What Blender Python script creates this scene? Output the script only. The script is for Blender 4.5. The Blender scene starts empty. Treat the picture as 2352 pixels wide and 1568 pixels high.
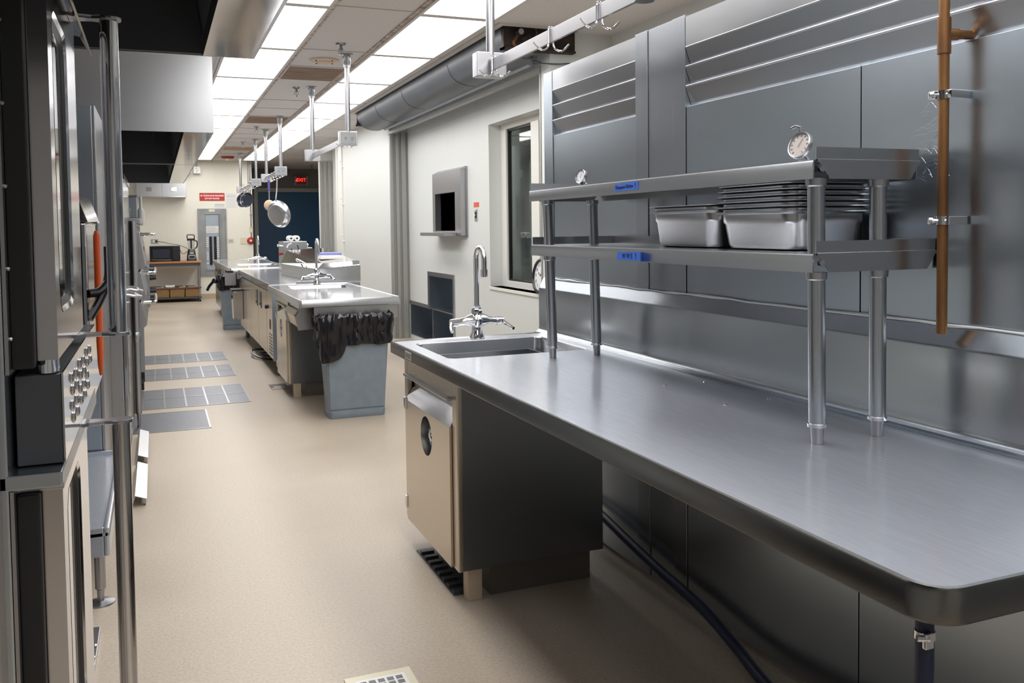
import bpy, bmesh, math, random
from mathutils import Vector, Matrix
random.seed(7)
C = bpy.context.scene.collection
PI = math.pi
sc = bpy.context.scene

# ------------------------------------------------------------------ materials
def mat(name, col, rough=0.5, metal=0.0, **k):
    m = bpy.data.materials.new(name); m.use_nodes = True
    nt = m.node_tree; b = nt.nodes['Principled BSDF']
    b.inputs['Base Color'].default_value = (*col, 1)
    b.inputs['Roughness'].default_value = rough
    b.inputs['Metallic'].default_value = metal
    for a, v in k.items():
        b.inputs[a.replace('_', ' ')].default_value = v
    return m

def N(m, t, **k):
    n = m.node_tree.nodes.new(t)
    for a, v in k.items(): setattr(n, a, v)
    return n
def L(m, a, b): m.node_tree.links.new(a, b)

def noise_on(m, scale=(1, 1, 1), detail=4, ns=1.0, col=None, rough=None, bump=None, rough_ns=0.5):
    """object-space noise driving colour (c0,c1), roughness (r0,r1) and a small bump"""
    b = m.node_tree.nodes['Principled BSDF']
    tc = N(m, 'ShaderNodeTexCoord'); mp = N(m, 'ShaderNodeMapping')
    mp.inputs['Scale'].default_value = scale
    L(m, tc.outputs['Object'], mp.inputs['Vector'])
    no = N(m, 'ShaderNodeTexNoise'); no.inputs['Scale'].default_value = ns
    no.inputs['Detail'].default_value = detail; no.inputs['Roughness'].default_value = rough_ns
    L(m, mp.outputs['Vector'], no.inputs['Vector'])
    if col:
        cr = N(m, 'ShaderNodeValToRGB')
        cr.color_ramp.elements[0].position = 0.3; cr.color_ramp.elements[1].position = 0.7
        cr.color_ramp.elements[0].color = (*col[0], 1); cr.color_ramp.elements[1].color = (*col[1], 1)
        L(m, no.outputs['Fac'], cr.inputs['Fac']); L(m, cr.outputs['Color'], b.inputs['Base Color'])
    if rough:
        mr = N(m, 'ShaderNodeMapRange'); mr.inputs['From Min'].default_value = 0.3; mr.inputs['From Max'].default_value = 0.7
        mr.inputs['To Min'].default_value = rough[0]; mr.inputs['To Max'].default_value = rough[1]
        L(m, no.outputs['Fac'], mr.inputs['Value']); L(m, mr.outputs['Result'], b.inputs['Roughness'])
    if bump:
        bp = N(m, 'ShaderNodeBump'); bp.inputs['Strength'].default_value = bump[0]; bp.inputs['Distance'].default_value = bump[1]
        L(m, no.outputs['Fac'], bp.inputs['Height']); L(m, bp.outputs['Normal'], b.inputs['Normal'])
    return m

def steel(name, col, r0, r1, scale, bump=0.05, wave=0.0):
    m = noise_on(mat(name, col, r0, 1.0), scale, 3, 1.0, None, (r0, r1), None)
    b = m.node_tree.nodes['Principled BSDF']
    if wave:                                            # sheet metal is never quite flat: slow, shallow dents
        tc = N(m, 'ShaderNodeTexCoord')
        n2 = N(m, 'ShaderNodeTexNoise'); n2.inputs['Scale'].default_value = 3.0; n2.inputs['Detail'].default_value = 1.0
        L(m, tc.outputs['Object'], n2.inputs['Vector'])
        bp = N(m, 'ShaderNodeBump'); bp.inputs['Strength'].default_value = 1.0; bp.inputs['Distance'].default_value = wave
        L(m, n2.outputs['Fac'], bp.inputs['Height']); L(m, bp.outputs['Normal'], b.inputs['Normal'])
    return m

M = {}
M['steel'] = steel('brushed_steel', (.52, .53, .55), .268, .272, (6, 6, 220), wave=.0006)
M['steel_v'] = steel('brushed_steel_upright', (.46, .49, .525), .267, .272, (160, 160, 3), wave=.0006)
M['steel_dark'] = steel('dull_steel_panel', (.49, .54, .595), .268, .272, (110, 110, 2), wave=.0008)
def worn_top(name, col, ra, rb, f):
    """bright rolled sheet: a clean lobe plus the wide haze of many fine scratches"""
    m = steel(name, col, ra, ra*1.01, (150, 9, 10), wave=.0004)
    nt = m.node_tree; b = nt.nodes['Principled BSDF']; out = nt.nodes['Material Output']
    b2 = N(m, 'ShaderNodeBsdfPrincipled'); b2.inputs['Base Color'].default_value = (*col, 1); b2.inputs['Roughness'].default_value = rb; b2.inputs['Metallic'].default_value = .7
    tc = N(m, 'ShaderNodeTexCoord'); mp = N(m, 'ShaderNodeMapping'); mp.inputs['Scale'].default_value = (260, 14, 10); mp.inputs['Rotation'].default_value = (0, 0, .5)
    n1 = N(m, 'ShaderNodeTexNoise'); n1.inputs['Scale'].default_value = 1; n1.inputs['Detail'].default_value = 3
    L(m, tc.outputs['Object'], mp.inputs['Vector']); L(m, mp.outputs['Vector'], n1.inputs['Vector'])
    mr = N(m, 'ShaderNodeMapRange'); mr.inputs['From Min'].default_value = .35; mr.inputs['From Max'].default_value = .75; mr.inputs['To Min'].default_value = f-.03*f; mr.inputs['To Max'].default_value = f+.09*f
    L(m, n1.outputs['Fac'], mr.inputs['Value'])
    x = N(m, 'ShaderNodeMixShader'); L(m, mr.outputs['Result'], x.inputs['Fac'])
    L(m, b.outputs['BSDF'], x.inputs[1]); L(m, b2.outputs['BSDF'], x.inputs[2]); L(m, x.outputs['Shader'], out.inputs['Surface'])
    return m
M['top'] = worn_top('worn_steel_top', (.58, .61, .67), .17, .48, .5)
M['top_far'] = worn_top('clean_steel_top', (.52, .53, .565), .11, .40, .16)
M['polish'] = steel('polished_steel', (.62, .62, .63), .09, .10, (5, 5, 5), wave=.0008)
M['chrome'] = mat('chrome', (.80, .80, .82), .08, 1.0)
M['alu'] = steel('grey_aluminium', (.43, .43, .45), .31, .32, (40, 40, 40))
M['steel_slat'] = steel('louver_steel', (.60, .62, .66), .262, .268, (6, 6, 220), wave=.0006)
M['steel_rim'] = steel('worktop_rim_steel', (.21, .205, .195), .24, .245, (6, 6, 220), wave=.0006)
M['steel_splash'] = steel('splashback_steel', (.44, .47, .50), .24, .246, (6, 6, 200), wave=.0010)
M['plinth'] = mat('brown_grey_plinth', (.12, .105, .09), .6)
M['dull_chrome'] = mat('dull_chrome', (.30, .30, .31), .25, 1.0)
M['black_metal'] = mat('dark_metal', (.085, .09, .10), .42, .35)  # dark metal for the hood linings and small fittings
M['filter'] = mat('dark_hood_filter', (.045, .045, .048), .4, .8)  # near-black metal for the hood filter banks
M['gasket'] = mat('black_rubber', (.012, .012, .013), .45)
M['rust'] = noise_on(mat('rusty_iron', (.10, .05, .03), .7, .5), (12, 12, 12), 6, 1, ((.05, .028, .018), (.22, .10, .045)))
M['rust_dark'] = noise_on(mat('dark_rusty_iron', (.03, .02, .015), .7, .2), (12, 12, 12), 6, 1, ((.012, .010, .010), (.055, .032, .022)))
M['dial'] = mat('old_dial_face', (.52, .46, .43), .35)
M['copper'] = noise_on(mat('brown_copper', (.30, .14, .05), .4, .75), (30, 30, 4), 4, 1, ((.16, .075, .035), (.36, .18, .07)))
M['steel_cab_shaded'] = steel('shaded_cabinet_steel', (.25, .262, .275), .275, .28, (110, 110, 2), wave=.0006)  # cabinet body steel with the shade under the worktop put into its colour
M['oven_face'] = steel('oven_face_steel', (.62, .61, .63), .13, .145, (5, 5, 60), wave=.0006)
M['oven_glass'] = mat('mirror_oven_glass', (.55, .56, .58), .03, 1.0)
M['door_tan'] = steel('cabinet_door_steel', (.62, .555, .47), .235, .25, (40, 40, 1.6), wave=.0006)
M['wall'] = noise_on(mat('wall_paint', (.72, .73, .70), .5), (14, 14, 14), 3, 1, ((.675, .69, .67), (.685, .70, .68)))
M['cream'] = noise_on(mat('cream_paint', (.72, .69, .57), .55), (14, 14, 14), 3, 1, ((.83, .81, .715), (.85, .83, .735)))
M['trimwhite'] = mat('off_white_trim', (.80, .79, .74), .4)
M['alcove'] = mat('shaded_alcove_paint', (.20, .195, .18), .6)  # dimness of the unlit alcove put into its wall colour
M['rear'] = mat('far_grey_paint', (.50, .49, .48), .7)
M['base'] = mat('tan_cove_base', (.52, .42, .31), .5)
M['ceil'] = noise_on(mat('ceiling_tile', (.55, .52, .50), .8), (60, 60, 60), 4, 1, ((.62, .59, .58), (.68, .65, .635)))
M['tbar'] = mat('ceiling_grid', (.60, .57, .55), .5)
M['tbar_rust'] = noise_on(mat('rusty_ceiling_grid', (.5, .4, .3), .6), (25, 25, 25), 5, 1, ((.22, .11, .06), (.62, .57, .52)))
M['vent'] = noise_on(mat('brown_vent', (.2, .1, .05), .6), (3, 26, 3), 5, 1, ((.085, .04, .018), (.30, .17, .085)))
M['vent_pale'] = noise_on(mat('pale_brown_vent', (.4, .25, .14), .6), (3, 26, 3), 5, 1, ((.30, .19, .11), (.50, .33, .19)))
M['beige'] = mat('beige_plastic', (.62, .47, .34), .5)
M['grey_plastic'] = noise_on(mat('grey_bin_plastic', (.20, .25, .30), .42), (14, 14, 14), 3, 1, ((.19, .235, .285), (.22, .27, .32)))
M['bag'] = noise_on(mat('black_bin_liner', (.006, .006, .009), .16), (26, 26, 12), 3, 1, None, None, (.25, .006))
M['black'] = mat('black_plastic', (.012, .012, .013), .3)
M['black_gloss'] = mat('black_gloss', (.010, .011, .014), .08)
M['screen'] = mat('dark_window', (.03, .035, .05), .1)
M['grey_paint'] = noise_on(mat('grey_panel_paint', (.27, .285, .29), .4), (6, 6, 6), 4, 1, ((.24, .255, .26), (.31, .325, .33)))
M['bluegrey'] = mat('blue_grey_paint', (.36, .42, .48), .4)
M['housing'] = noise_on(mat('slate_shutter_hood', (.075, .085, .10), .42, .0), (3, 3, 3), 3, 1, ((.068, .078, .094), (.085, .096, .115)))
M['guide'] = mat('shutter_guide_grey', (.36, .36, .34), .45, .3)
M['white'] = mat('white_plastic', (.80, .80, .79), .35)
M['paper'] = mat('paper', (.80, .79, .77), .7)
M['print'] = mat('grey_print', (.42, .42, .44), .7)
M['ivory'] = mat('ivory_plastic', (.74, .68, .50), .4)
M['red'] = mat('red_sign', (.50, .025, .02), .4)
M['redp'] = mat('red_plastic', (.42, .03, .03), .35)
M['signtext'] = mat('white_letters', (.85, .84, .82), .5)
M['bluedoor'] = mat('navy_blue_door', (.022, .095, .20), .38)
M['bluetape'] = mat('blue_painters_tape', (.045, .15, .62), .6)
M['ink'] = mat('dark_ink', (.01, .012, .05), .6)
M['hose'] = mat('navy_hose', (.006, .012, .045), .45)
M['purple'] = mat('purple_handle', (.05, .02, .22), .4)
M['tan'] = mat('tan_cloth', (.56, .42, .30), .7)
M['orange'] = mat('orange_silicone', (.60, .09, .015), .35)
M['orangelabel'] = mat('orange_label', (.72, .10, .035), .5)
M['wood'] = noise_on(mat('orange_wood', (.5, .22, .08), .3), (3, 40, 40), 4, 1, ((.36, .14, .045), (.60, .29, .11)))
M['brownwood'] = mat('brown_wood', (.16, .08, .045), .5)
M['yellow'] = mat('yellow_tape', (.7, .6, .06), .5)
M['bluepaper'] = mat('blue_paper', (.25, .27, .62), .6)
M['green'] = mat('green_switch', (.03, .16, .09), .4)
M['clearplastic'] = mat('cloudy_plastic', (.62, .66, .64), .25, Alpha=.55)
M['clockface'] = mat('clock_face', (.82, .83, .86), .4)
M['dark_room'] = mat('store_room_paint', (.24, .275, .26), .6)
M['diffuser'] = mat('light_diffuser', (.9, .9, .9), .5)
b = M['diffuser'].node_tree.nodes['Principled BSDF']
b.inputs['Emission Color'].default_value = (1.0, .985, .97, 1); b.inputs['Emission Strength'].default_value = 7.5
M['exit'] = mat('lit_red_letters', (.8, .03, .02), .4)
b = M['exit'].node_tree.nodes['Principled BSDF']
b.inputs['Emission Color'].default_value = (1, .05, .03, 1); b.inputs['Emission Strength'].default_value = 1.6

def build_floor_mat():
    m = mat('trowelled_beige_floor', (.50, .40, .29), .38)
    b = m.node_tree.nodes['Principled BSDF']
    tc = N(m, 'ShaderNodeTexCoord')
    n1 = N(m, 'ShaderNodeTexNoise'); n1.inputs['Scale'].default_value = 1.1; n1.inputs['Detail'].default_value = 6
    n2 = N(m, 'ShaderNodeTexNoise'); n2.inputs['Scale'].default_value = 90; n2.inputs['Detail'].default_value = 4; n2.inputs['Roughness'].default_value = .75
    n3 = N(m, 'ShaderNodeTexVoronoi'); n3.inputs['Scale'].default_value = 7
    for n in (n1, n2, n3): L(m, tc.outputs['Object'], n.inputs['Vector'])
    r1 = N(m, 'ShaderNodeValToRGB'); e = r1.color_ramp.elements
    e[0].position = .32; e[0].color = (.475, .40, .315, 1); e[1].position = .68; e[1].color = (.545, .47, .385, 1)
    L(m, n1.outputs['Fac'], r1.inputs['Fac'])
    r2 = N(m, 'ShaderNodeValToRGB'); e = r2.color_ramp.elements
    e[0].position = .34; e[0].color = (.72, .70, .68, 1); e[1].position = .62; e[1].color = (1.06, 1.05, 1.04, 1)
    L(m, n2.outputs['Fac'], r2.inputs['Fac'])
    mx = N(m, 'ShaderNodeMixRGB', blend_type='MULTIPLY'); mx.inputs['Fac'].default_value = .75
    L(m, r1.outputs['Color'], mx.inputs['Color1']); L(m, r2.outputs['Color'], mx.inputs['Color2'])
    r3 = N(m, 'ShaderNodeValToRGB'); e = r3.color_ramp.elements     # small dark specks of dirt
    e[0].position = .0; e[0].color = (.30, .24, .20, 1); e[1].position = .035; e[1].color = (1, 1, 1, 1)
    L(m, n3.outputs['Distance'], r3.inputs['Fac'])
    m2 = N(m, 'ShaderNodeMixRGB', blend_type='MULTIPLY'); m2.inputs['Fac'].default_value = .55
    L(m, mx.outputs['Color'], m2.inputs['Color1']); L(m, r3.outputs['Color'], m2.inputs['Color2'])
    L(m, m2.outputs['Color'], b.inputs['Base Color'])
    bp = N(m, 'ShaderNodeBump'); bp.inputs['Strength'].default_value = .25; bp.inputs['Distance'].default_value = .002
    L(m, n2.outputs['Fac'], bp.inputs['Height']); L(m, bp.outputs['Normal'], b.inputs['Normal'])
    mr = N(m, 'ShaderNodeMapRange'); mr.inputs['To Min'].default_value = .30; mr.inputs['To Max'].default_value = .52
    L(m, n1.outputs['Fac'], mr.inputs['Value']); L(m, mr.outputs['Result'], b.inputs['Roughness'])
    return m
M['floor'] = build_floor_mat()

def build_wicker():
    m = mat('wicker', (.42, .26, .09), .6)
    b = m.node_tree.nodes['Principled BSDF']
    tc = N(m, 'ShaderNodeTexCoord'); w = N(m, 'ShaderNodeTexBrick')
    w.inputs['Scale'].default_value = 22; w.inputs['Color1'].default_value = (.50, .30, .10, 1); w.inputs['Color2'].default_value = (.34, .19, .06, 1)
    w.inputs['Mortar'].default_value = (.10, .05, .02, 1); w.inputs['Mortar Size'].default_value = .05
    mp = N(m, 'ShaderNodeMapping'); mp.inputs['Rotation'].default_value = (PI/2, 0, 0)
    L(m, tc.outputs['Object'], mp.inputs['Vector']); L(m, mp.outputs['Vector'], w.inputs['Vector']); L(m, w.outputs['Color'], b.inputs['Base Color'])
    return m
M['wicker'] = build_wicker()

def build_grate():
    m = steel('trench_cover_plate', (.19, .20, .225), .42, .45, (40, 5, 5))
    return m
M['grate'] = build_grate()

def build_glass():
    m = bpy.data.materials.new('window_glass'); m.use_nodes = True
    nt = m.node_tree; nt.nodes.remove(nt.nodes['Principled BSDF']); out = nt.nodes['Material Output']
    t = N(m, 'ShaderNodeBsdfTransparent'); t.inputs['Color'].default_value = (.80, .90, .86, 1)
    g = N(m, 'ShaderNodeBsdfGlossy'); g.inputs['Roughness'].default_value = .02
    lw = N(m, 'ShaderNodeLayerWeight'); lw.inputs['Blend'].default_value = .5
    pw = N(m, 'ShaderNodeMath', operation='POWER'); pw.inputs[1].default_value = 5; L(m, lw.outputs['Facing'], pw.inputs[0])
    f = N(m, 'ShaderNodeMapRange'); f.inputs['To Min'].default_value = .04; L(m, pw.outputs[0], f.inputs['Value'])
    x = N(m, 'ShaderNodeMixShader')
    L(m, f.outputs['Result'], x.inputs['Fac']); L(m, t.outputs['BSDF'], x.inputs[1]); L(m, g.outputs['BSDF'], x.inputs[2])
    L(m, x.outputs['Shader'], out.inputs['Surface'])
    return m
M['glass'] = build_glass()
def clone_tint(src, name, col):
    m = M[src].copy(); m.name = name
    for n in m.node_tree.nodes:
        if n.type == 'BSDF_TRANSPARENT': n.inputs['Color'].default_value = (*col, 1)
    return m
M['jar'] = clone_tint('glass', 'clear_jar', (.93, .94, .95))
M['glass'].node_tree.nodes['Transparent BSDF'].inputs['Color'].default_value = (.86, .93, .90, 1)

# ------------------------------------------------------------------ mesh builder
class MB:
    def __init__(s): s.bm = bmesh.new(); s.bevelled = False
    def _bev(s, verts, bev, seg=2):
        if bev <= 0: return
        s.bevelled = True
        vs = set(verts)
        ed = [e for e in s.bm.edges if e.verts[0] in vs and e.verts[1] in vs]
        bmesh.ops.bevel(s.bm, geom=ed, offset=bev, segments=seg, affect='EDGES', clamp_overlap=True, profile=.5)
    def box(s, x0, y0, z0, x1, y1, z1, bev=0, seg=2, rot=None, piv=None):
        v = [s.bm.verts.new((x, y, z)) for z in (z0, z1) for y in (y0, y1) for x in (x0, x1)]
        for f in ((0, 2, 3, 1), (4, 5, 7, 6), (0, 1, 5, 4), (2, 6, 7, 3), (0, 4, 6, 2), (1, 3, 7, 5)):
            s.bm.faces.new([v[i] for i in f])
        if rot is not None:
            p = Vector(piv) if piv else Vector(((x0+x1)/2, (y0+y1)/2, (z0+z1)/2))
            for q in v: q.co = p + rot @ (q.co - p)
        s._bev(v, bev, seg); return s
    def cyl(s, p0, p1, r0, r1=None, seg=20, cap=True):
        p0, p1 = Vector(p0), Vector(p1); r1 = r0 if r1 is None else r1
        d = (p1 - p0).normalized(); a = d.orthogonal().normalized(); b2 = d.cross(a)
        A = [s.bm.verts.new(p0 + (a*math.cos(t) + b2*math.sin(t))*r0) for t in [2*PI*i/seg for i in range(seg)]]
        B = [s.bm.verts.new(p1 + (a*math.cos(t) + b2*math.sin(t))*r1) for t in [2*PI*i/seg for i in range(seg)]]
        for i in range(seg): s.bm.faces.new((A[i], A[(i+1) % seg], B[(i+1) % seg], B[i]))
        if cap: s.bm.faces.new(A[::-1]); s.bm.faces.new(B)
        return s
    def tube(s, pts, r, seg=10, closed=False, rs=None):
        P = [Vector(p) for p in pts]; n = len(P); rings = []
        up = None
        for i in range(n):
            if closed: t = (P[(i+1) % n] - P[i-1]).normalized()
            else: t = (P[min(i+1, n-1)] - P[max(i-1, 0)]).normalized()
            if up is None: up = t.orthogonal().normalized()
            up = (up - t*up.dot(t)).normalized(); b2 = t.cross(up)
            rr = rs[i] if rs else r
            rings.append([s.bm.verts.new(P[i] + (up*math.cos(a) + b2*math.sin(a))*rr) for a in [2*PI*k/seg for k in range(seg)]])
        m = n if closed else n-1
        for i in range(m):
            A, B = rings[i], rings[(i+1) % n]
            for k in range(seg): s.bm.faces.new((A[k], A[(k+1) % seg], B[(k+1) % seg], B[k]))
        if not closed: s.bm.faces.new(rings[0][::-1]); s.bm.faces.new(rings[-1])
        return s
    def lathe(s, prof, c=(0, 0, 0), seg=32, mtx=None):
        c = Vector(c); rings = []
        for r, z in prof:
            ring = []
            for i in range(seg if r > 1e-6 else 1):
                p = Vector((r*math.cos(2*PI*i/seg), r*math.sin(2*PI*i/seg), z))
                if mtx is not None: p = mtx @ p
                ring.append(s.bm.verts.new(c + p))
            rings.append(ring)
        for A, B in zip(rings, rings[1:]):
            if len(A) == 1 and len(B) == 1: continue
            for i in range(seg):
                if len(A) == 1: s.bm.faces.new((A[0], B[(i+1) % seg], B[i]))
                elif len(B) == 1: s.bm.faces.new((A[i], A[(i+1) % seg], B[0]))
                else: s.bm.faces.new((A[i], A[(i+1) % seg], B[(i+1) % seg], B[i]))
        return s
    def prism(s, poly, axis, a0, a1, bev=0):
        """poly: 2-D points in the two remaining axes (in order), extruded along axis"""
        def pt(p, a):
            q = [0, 0, 0]; o = [i for i in range(3) if i != axis]; q[o[0]], q[o[1]] = p; q[axis] = a; return q
        A = [s.bm.verts.new(pt(p, a0)) for p in poly]; B = [s.bm.verts.new(pt(p, a1)) for p in poly]
        n = len(poly); s.bm.faces.new(A[::-1]); s.bm.faces.new(B)
        for i in range(n): s.bm.faces.new((A[i], A[(i+1) % n], B[(i+1) % n], B[i]))
        s._bev(A+B, bev); return s
    def loft(s, loops, cap0=True, cap1=True, closed=True):
        R = [[s.bm.verts.new(p) for p in lp] for lp in loops]; n = len(loops[0])
        for A, B in zip(R, R[1:]):
            for i in range(n if closed else n-1): s.bm.faces.new((A[i], A[(i+1) % n], B[(i+1) % n], B[i]))
        if cap0: s.bm.faces.new(R[0][::-1])
        if cap1: s.bm.faces.new(R[-1])
        return s
    def sphere(s, c, r, sx=1, sy=1, sz=1, seg=16):
        prof = [(r*math.sin(PI*i/(seg//2)), -r*math.cos(PI*i/(seg//2))) for i in range(seg//2+1)]
        prof[0] = (0, -r); prof[-1] = (0, r)
        return s.lathe(prof, c, seg, Matrix.Diagonal((sx, sy, sz)))
    def plate_holes(s, outer, holes, z):
        """flat face at height z with holes (all polygons of 2-D points)"""
        ed = []
        for lp in [outer] + holes:
            vs = [s.bm.verts.new((p[0], p[1], z)) for p in lp]
            for i in range(len(vs)): ed.append(s.bm.edges.new((vs[i], vs[(i+1) % len(vs)])))
        bmesh.ops.triangle_fill(s.bm, use_beauty=True, use_dissolve=False, edges=ed, normal=(0, 0, 1))
        return s
    def grid_wall(s, axis, a0, a1, us, vs, holes):
        """wall slab between a0,a1 on axis; us,vs break points of the other two axes; holes = list of (u0,v0,u1,v1)"""
        us = sorted(set(us + [h[0] for h in holes] + [h[2] for h in holes])); vs = sorted(set(vs + [h[1] for h in holes] + [h[3] for h in holes]))
        for v0, v1 in zip(vs, vs[1:]):
            run = None
            for u0, u1 in list(zip(us, us[1:])) + [(None, None)]:
                solid = u0 is not None and not any(h[0] <= (u0+u1)/2 <= h[2] and h[1] <= (v0+v1)/2 <= h[3] for h in holes)
                if solid: run = (run[0], u1) if run else (u0, u1)
                elif run:
                    if axis == 0: s.box(a0, run[0], v0, a1, run[1], v1)
                    else: s.box(run[0], a0, v0, run[1], a1, v1)
                    run = None
        return s
    def xf(s, mtx):
        bmesh.ops.transform(s.bm, matrix=mtx, verts=s.bm.verts[:]); return s

def rrect(x0, y0, x1, y1, r, n=5):
    p = []
    for cx, cy, a in ((x1-r, y1-r, 0), (x0+r, y1-r, 1), (x0+r, y0+r, 2), (x1-r, y0+r, 3)):
        for i in range(n+1):
            t = (a + i/n)*PI/2; p.append((cx + r*math.cos(t), cy + r*math.sin(t)))
    return p
def lp3(p, z): return [(x, y, z) for x, y in p]
def curve(pts, n=8):
    """Catmull-Rom through the points"""
    P = [Vector(p) for p in pts]; P = [P[0]*2-P[1]] + P + [P[-1]*2-P[-2]]; out = []
    for i in range(1, len(P)-2):
        a, b, c, d = P[i-1:i+3]
        for k in range(n):
            t = k/n
            out.append(.5*((2*b) + (c-a)*t + (2*a-5*b+4*c-d)*t*t + (3*b-a-3*c+d)*t**3))
    out.append(P[-2]); return out

# ------------------------------------------------------------------ objects
def wloc(o):
    v = Vector(o.location); p = o.parent
    while p: v = v + p.location; p = p.parent
    return v
def finish(name, mb, m, smooth=35):
    me = bpy.data.meshes.new(name)
    bmesh.ops.recalc_face_normals(mb.bm, faces=mb.bm.faces[:])
    mb.bm.to_mesh(me); mb.bm.free()
    me.materials.append(M[m] if isinstance(m, str) else m)
    if smooth:
        me.polygons.foreach_set('use_smooth', [True]*len(me.polygons)); me.set_sharp_from_angle(angle=math.radians(smooth))
    o = bpy.data.objects.new(name, me); C.objects.link(o)
    if mb.bevelled:
        w_ = o.modifiers.new('weighted_normals', 'WEIGHTED_NORMAL'); w_.keep_sharp = True; w_.weight = 80
    return o
def tag(o, label, cat, group=None):
    o['label'] = label; o['category'] = cat
    if group: o['group'] = group
    return o
def thing(name, label, cat, loc=(0, 0, 0), group=None):
    o = bpy.data.objects.new(name, None); o.empty_display_size = .1; C.objects.link(o); o.location = loc
    return tag(o, label, cat, group)
def part(name, mb, m, parent, label=None):
    """mesh given in world coordinates, stored relative to its parent"""
    o = finish(name, mb, m); o.parent = parent
    o.data.transform(Matrix.Translation(-wloc(parent)))
    if label: o['label'] = label
    return o
def solo(name, mb, m, label, cat, loc=(0, 0, 0), group=None):
    o = finish(name, mb, m); o.data.transform(Matrix.Translation(-Vector(loc))); o.location = loc
    return tag(o, label, cat, group)
def struct(name, mb, m, parent=None):
    o = finish(name, mb, m)
    if parent: o.parent = parent; o.data.transform(Matrix.Translation(-wloc(parent)))
    else: o['kind'] = 'structure'
    return o
def dup(root, loc, rz=None, label=None, group=None, scale=None):
    r = root.copy(); C.objects.link(r); r.location = loc
    if rz is not None: r.rotation_euler = (0, 0, rz)
    if scale: r.scale = scale
    if label: r['label'] = label
    if group: r['group'] = group
    for ch in list(root.children):
        c = ch.copy(); C.objects.link(c); c.parent = r
        for g in list(ch.children):
            d = g.copy(); C.objects.link(d); d.parent = c
    return r
def text_mesh(txt, size, mtx, offset=0, shear=0, extrude=.0006, spacing=1.0, align='CENTER'):
    cu = bpy.data.curves.new('t', 'FONT'); cu.body = txt; cu.size = size; cu.align_x = align; cu.align_y = 'CENTER'
    cu.extrude = extrude; cu.offset = offset; cu.shear = shear; cu.space_character = spacing; cu.resolution_u = 3
    o = bpy.data.objects.new('t', cu); C.objects.link(o)
    me = bpy.data.meshes.new_from_object(o.evaluated_get(bpy.context.evaluated_depsgraph_get()))
    mb = MB(); mb.bm.from_mesh(me); mb.xf(mtx)
    bpy.data.objects.remove(o); bpy.data.curves.remove(cu); bpy.data.meshes.remove(me)
    return mb
def facing(loc, right, up):
    """matrix laying text flat: its x along right, its y along up, at loc"""
    r = Vector(right).normalized(); u = Vector(up).normalized(); n = r.cross(u)
    m = Matrix((r, u, n)).transposed().to_4x4(); m.translation = Vector(loc); return m
ORD = ['nearest', 'second', 'third', 'fourth', 'fifth', 'sixth', 'seventh', 'eighth', 'ninth', 'tenth', 'eleventh', 'twelfth']
# ================================================================== THE SETTING
H = 2.95                      # ceiling height
YB = 20.05                    # back wall
XA, XB = 2.86, 3.10           # shutter-guide plane and the wall recessed behind it
XL = -1.15                    # left wall

struct('floor', MB().box(-1.4, -3.2, -.12, 6.2, 23, 0), 'floor')
struct('wall_left', MB().box(XL-.15, -3, 0, XL, YB+.15, H), 'wall')
struct('wall_rear', MB().box(XL-.15, -3.15, 0, 3.6, -3, H), 'rear')
mb = MB().box(XL-.15, YB, .10, 1.98, YB+.15, H); struct('wall_back', mb, 'cream')
struct('baseboard_back', MB().box(XL, YB-.012, 0, 1.98, YB+.15, .10, .004), 'base')
# alcove with the blue door behind the back wall's right-hand corner
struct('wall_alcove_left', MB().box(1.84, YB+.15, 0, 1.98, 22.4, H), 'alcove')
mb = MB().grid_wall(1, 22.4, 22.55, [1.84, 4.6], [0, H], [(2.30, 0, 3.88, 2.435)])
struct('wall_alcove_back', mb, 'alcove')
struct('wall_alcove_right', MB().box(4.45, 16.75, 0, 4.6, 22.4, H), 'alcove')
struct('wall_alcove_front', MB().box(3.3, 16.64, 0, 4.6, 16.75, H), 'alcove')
d = thing('door_1', 'navy blue double door under the exit sign', 'door', (3.09, 22.42, 0)); del d['category'], d['label']; d['kind'] = 'structure'
mb = MB().box(2.25, 22.36, 0, 2.345, 22.5, 2.48, .006).box(3.835, 22.36, 0, 3.93, 22.5, 2.48, .006).box(2.345, 22.36, 2.39, 3.835, 22.5, 2.48, .006)
part('door_frame', mb, 'guide', d)
part('door_leaf', MB().box(2.352, 22.42, .01, 2.735, 22.47, 2.385, .004), 'bluedoor', d)
part('door_leaf', MB().box(2.742, 22.435, .01, 3.828, 22.485, 2.385, .004), 'bluedoor', d)

# right wall: guide plane piers, recessed walls with window and niches
struct('wall_right_middle', MB().box(XA, 11.35, 0, XB+.3, 14.84, H), 'wall')
struct('wall_right_far_pier', MB().box(XA, 16.64, 0, XB+.2, 16.75, H), 'wall')
struct('wall_right_near_pier', MB().box(XA, 6.27, 0, 3.4, 6.44, H), 'wall')
struct('wall_right_near', MB().box(3.4, -3, 0, 3.55, 6.44, H), 'wall')
W1 = (6.55, .854, 8.285, 2.46)
NI = (9.17, 1.41, 9.90, 1.835)                       # stainless pass hatch
holes = [W1, NI, (9.47, .46, 10.42, .875), (9.47, .05, 11.30, .46)]
struct('wall_right', MB().grid_wall(0, XB, XB+.25, [6.44, 11.35], [0, H], holes), 'wall')
struct('wall_right_far', MB().grid_wall(0, XB, XB+.25, [14.84, 16.64], [0, H], [(14.95, .3, 16.1, 2.44)]), 'wall')

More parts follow.
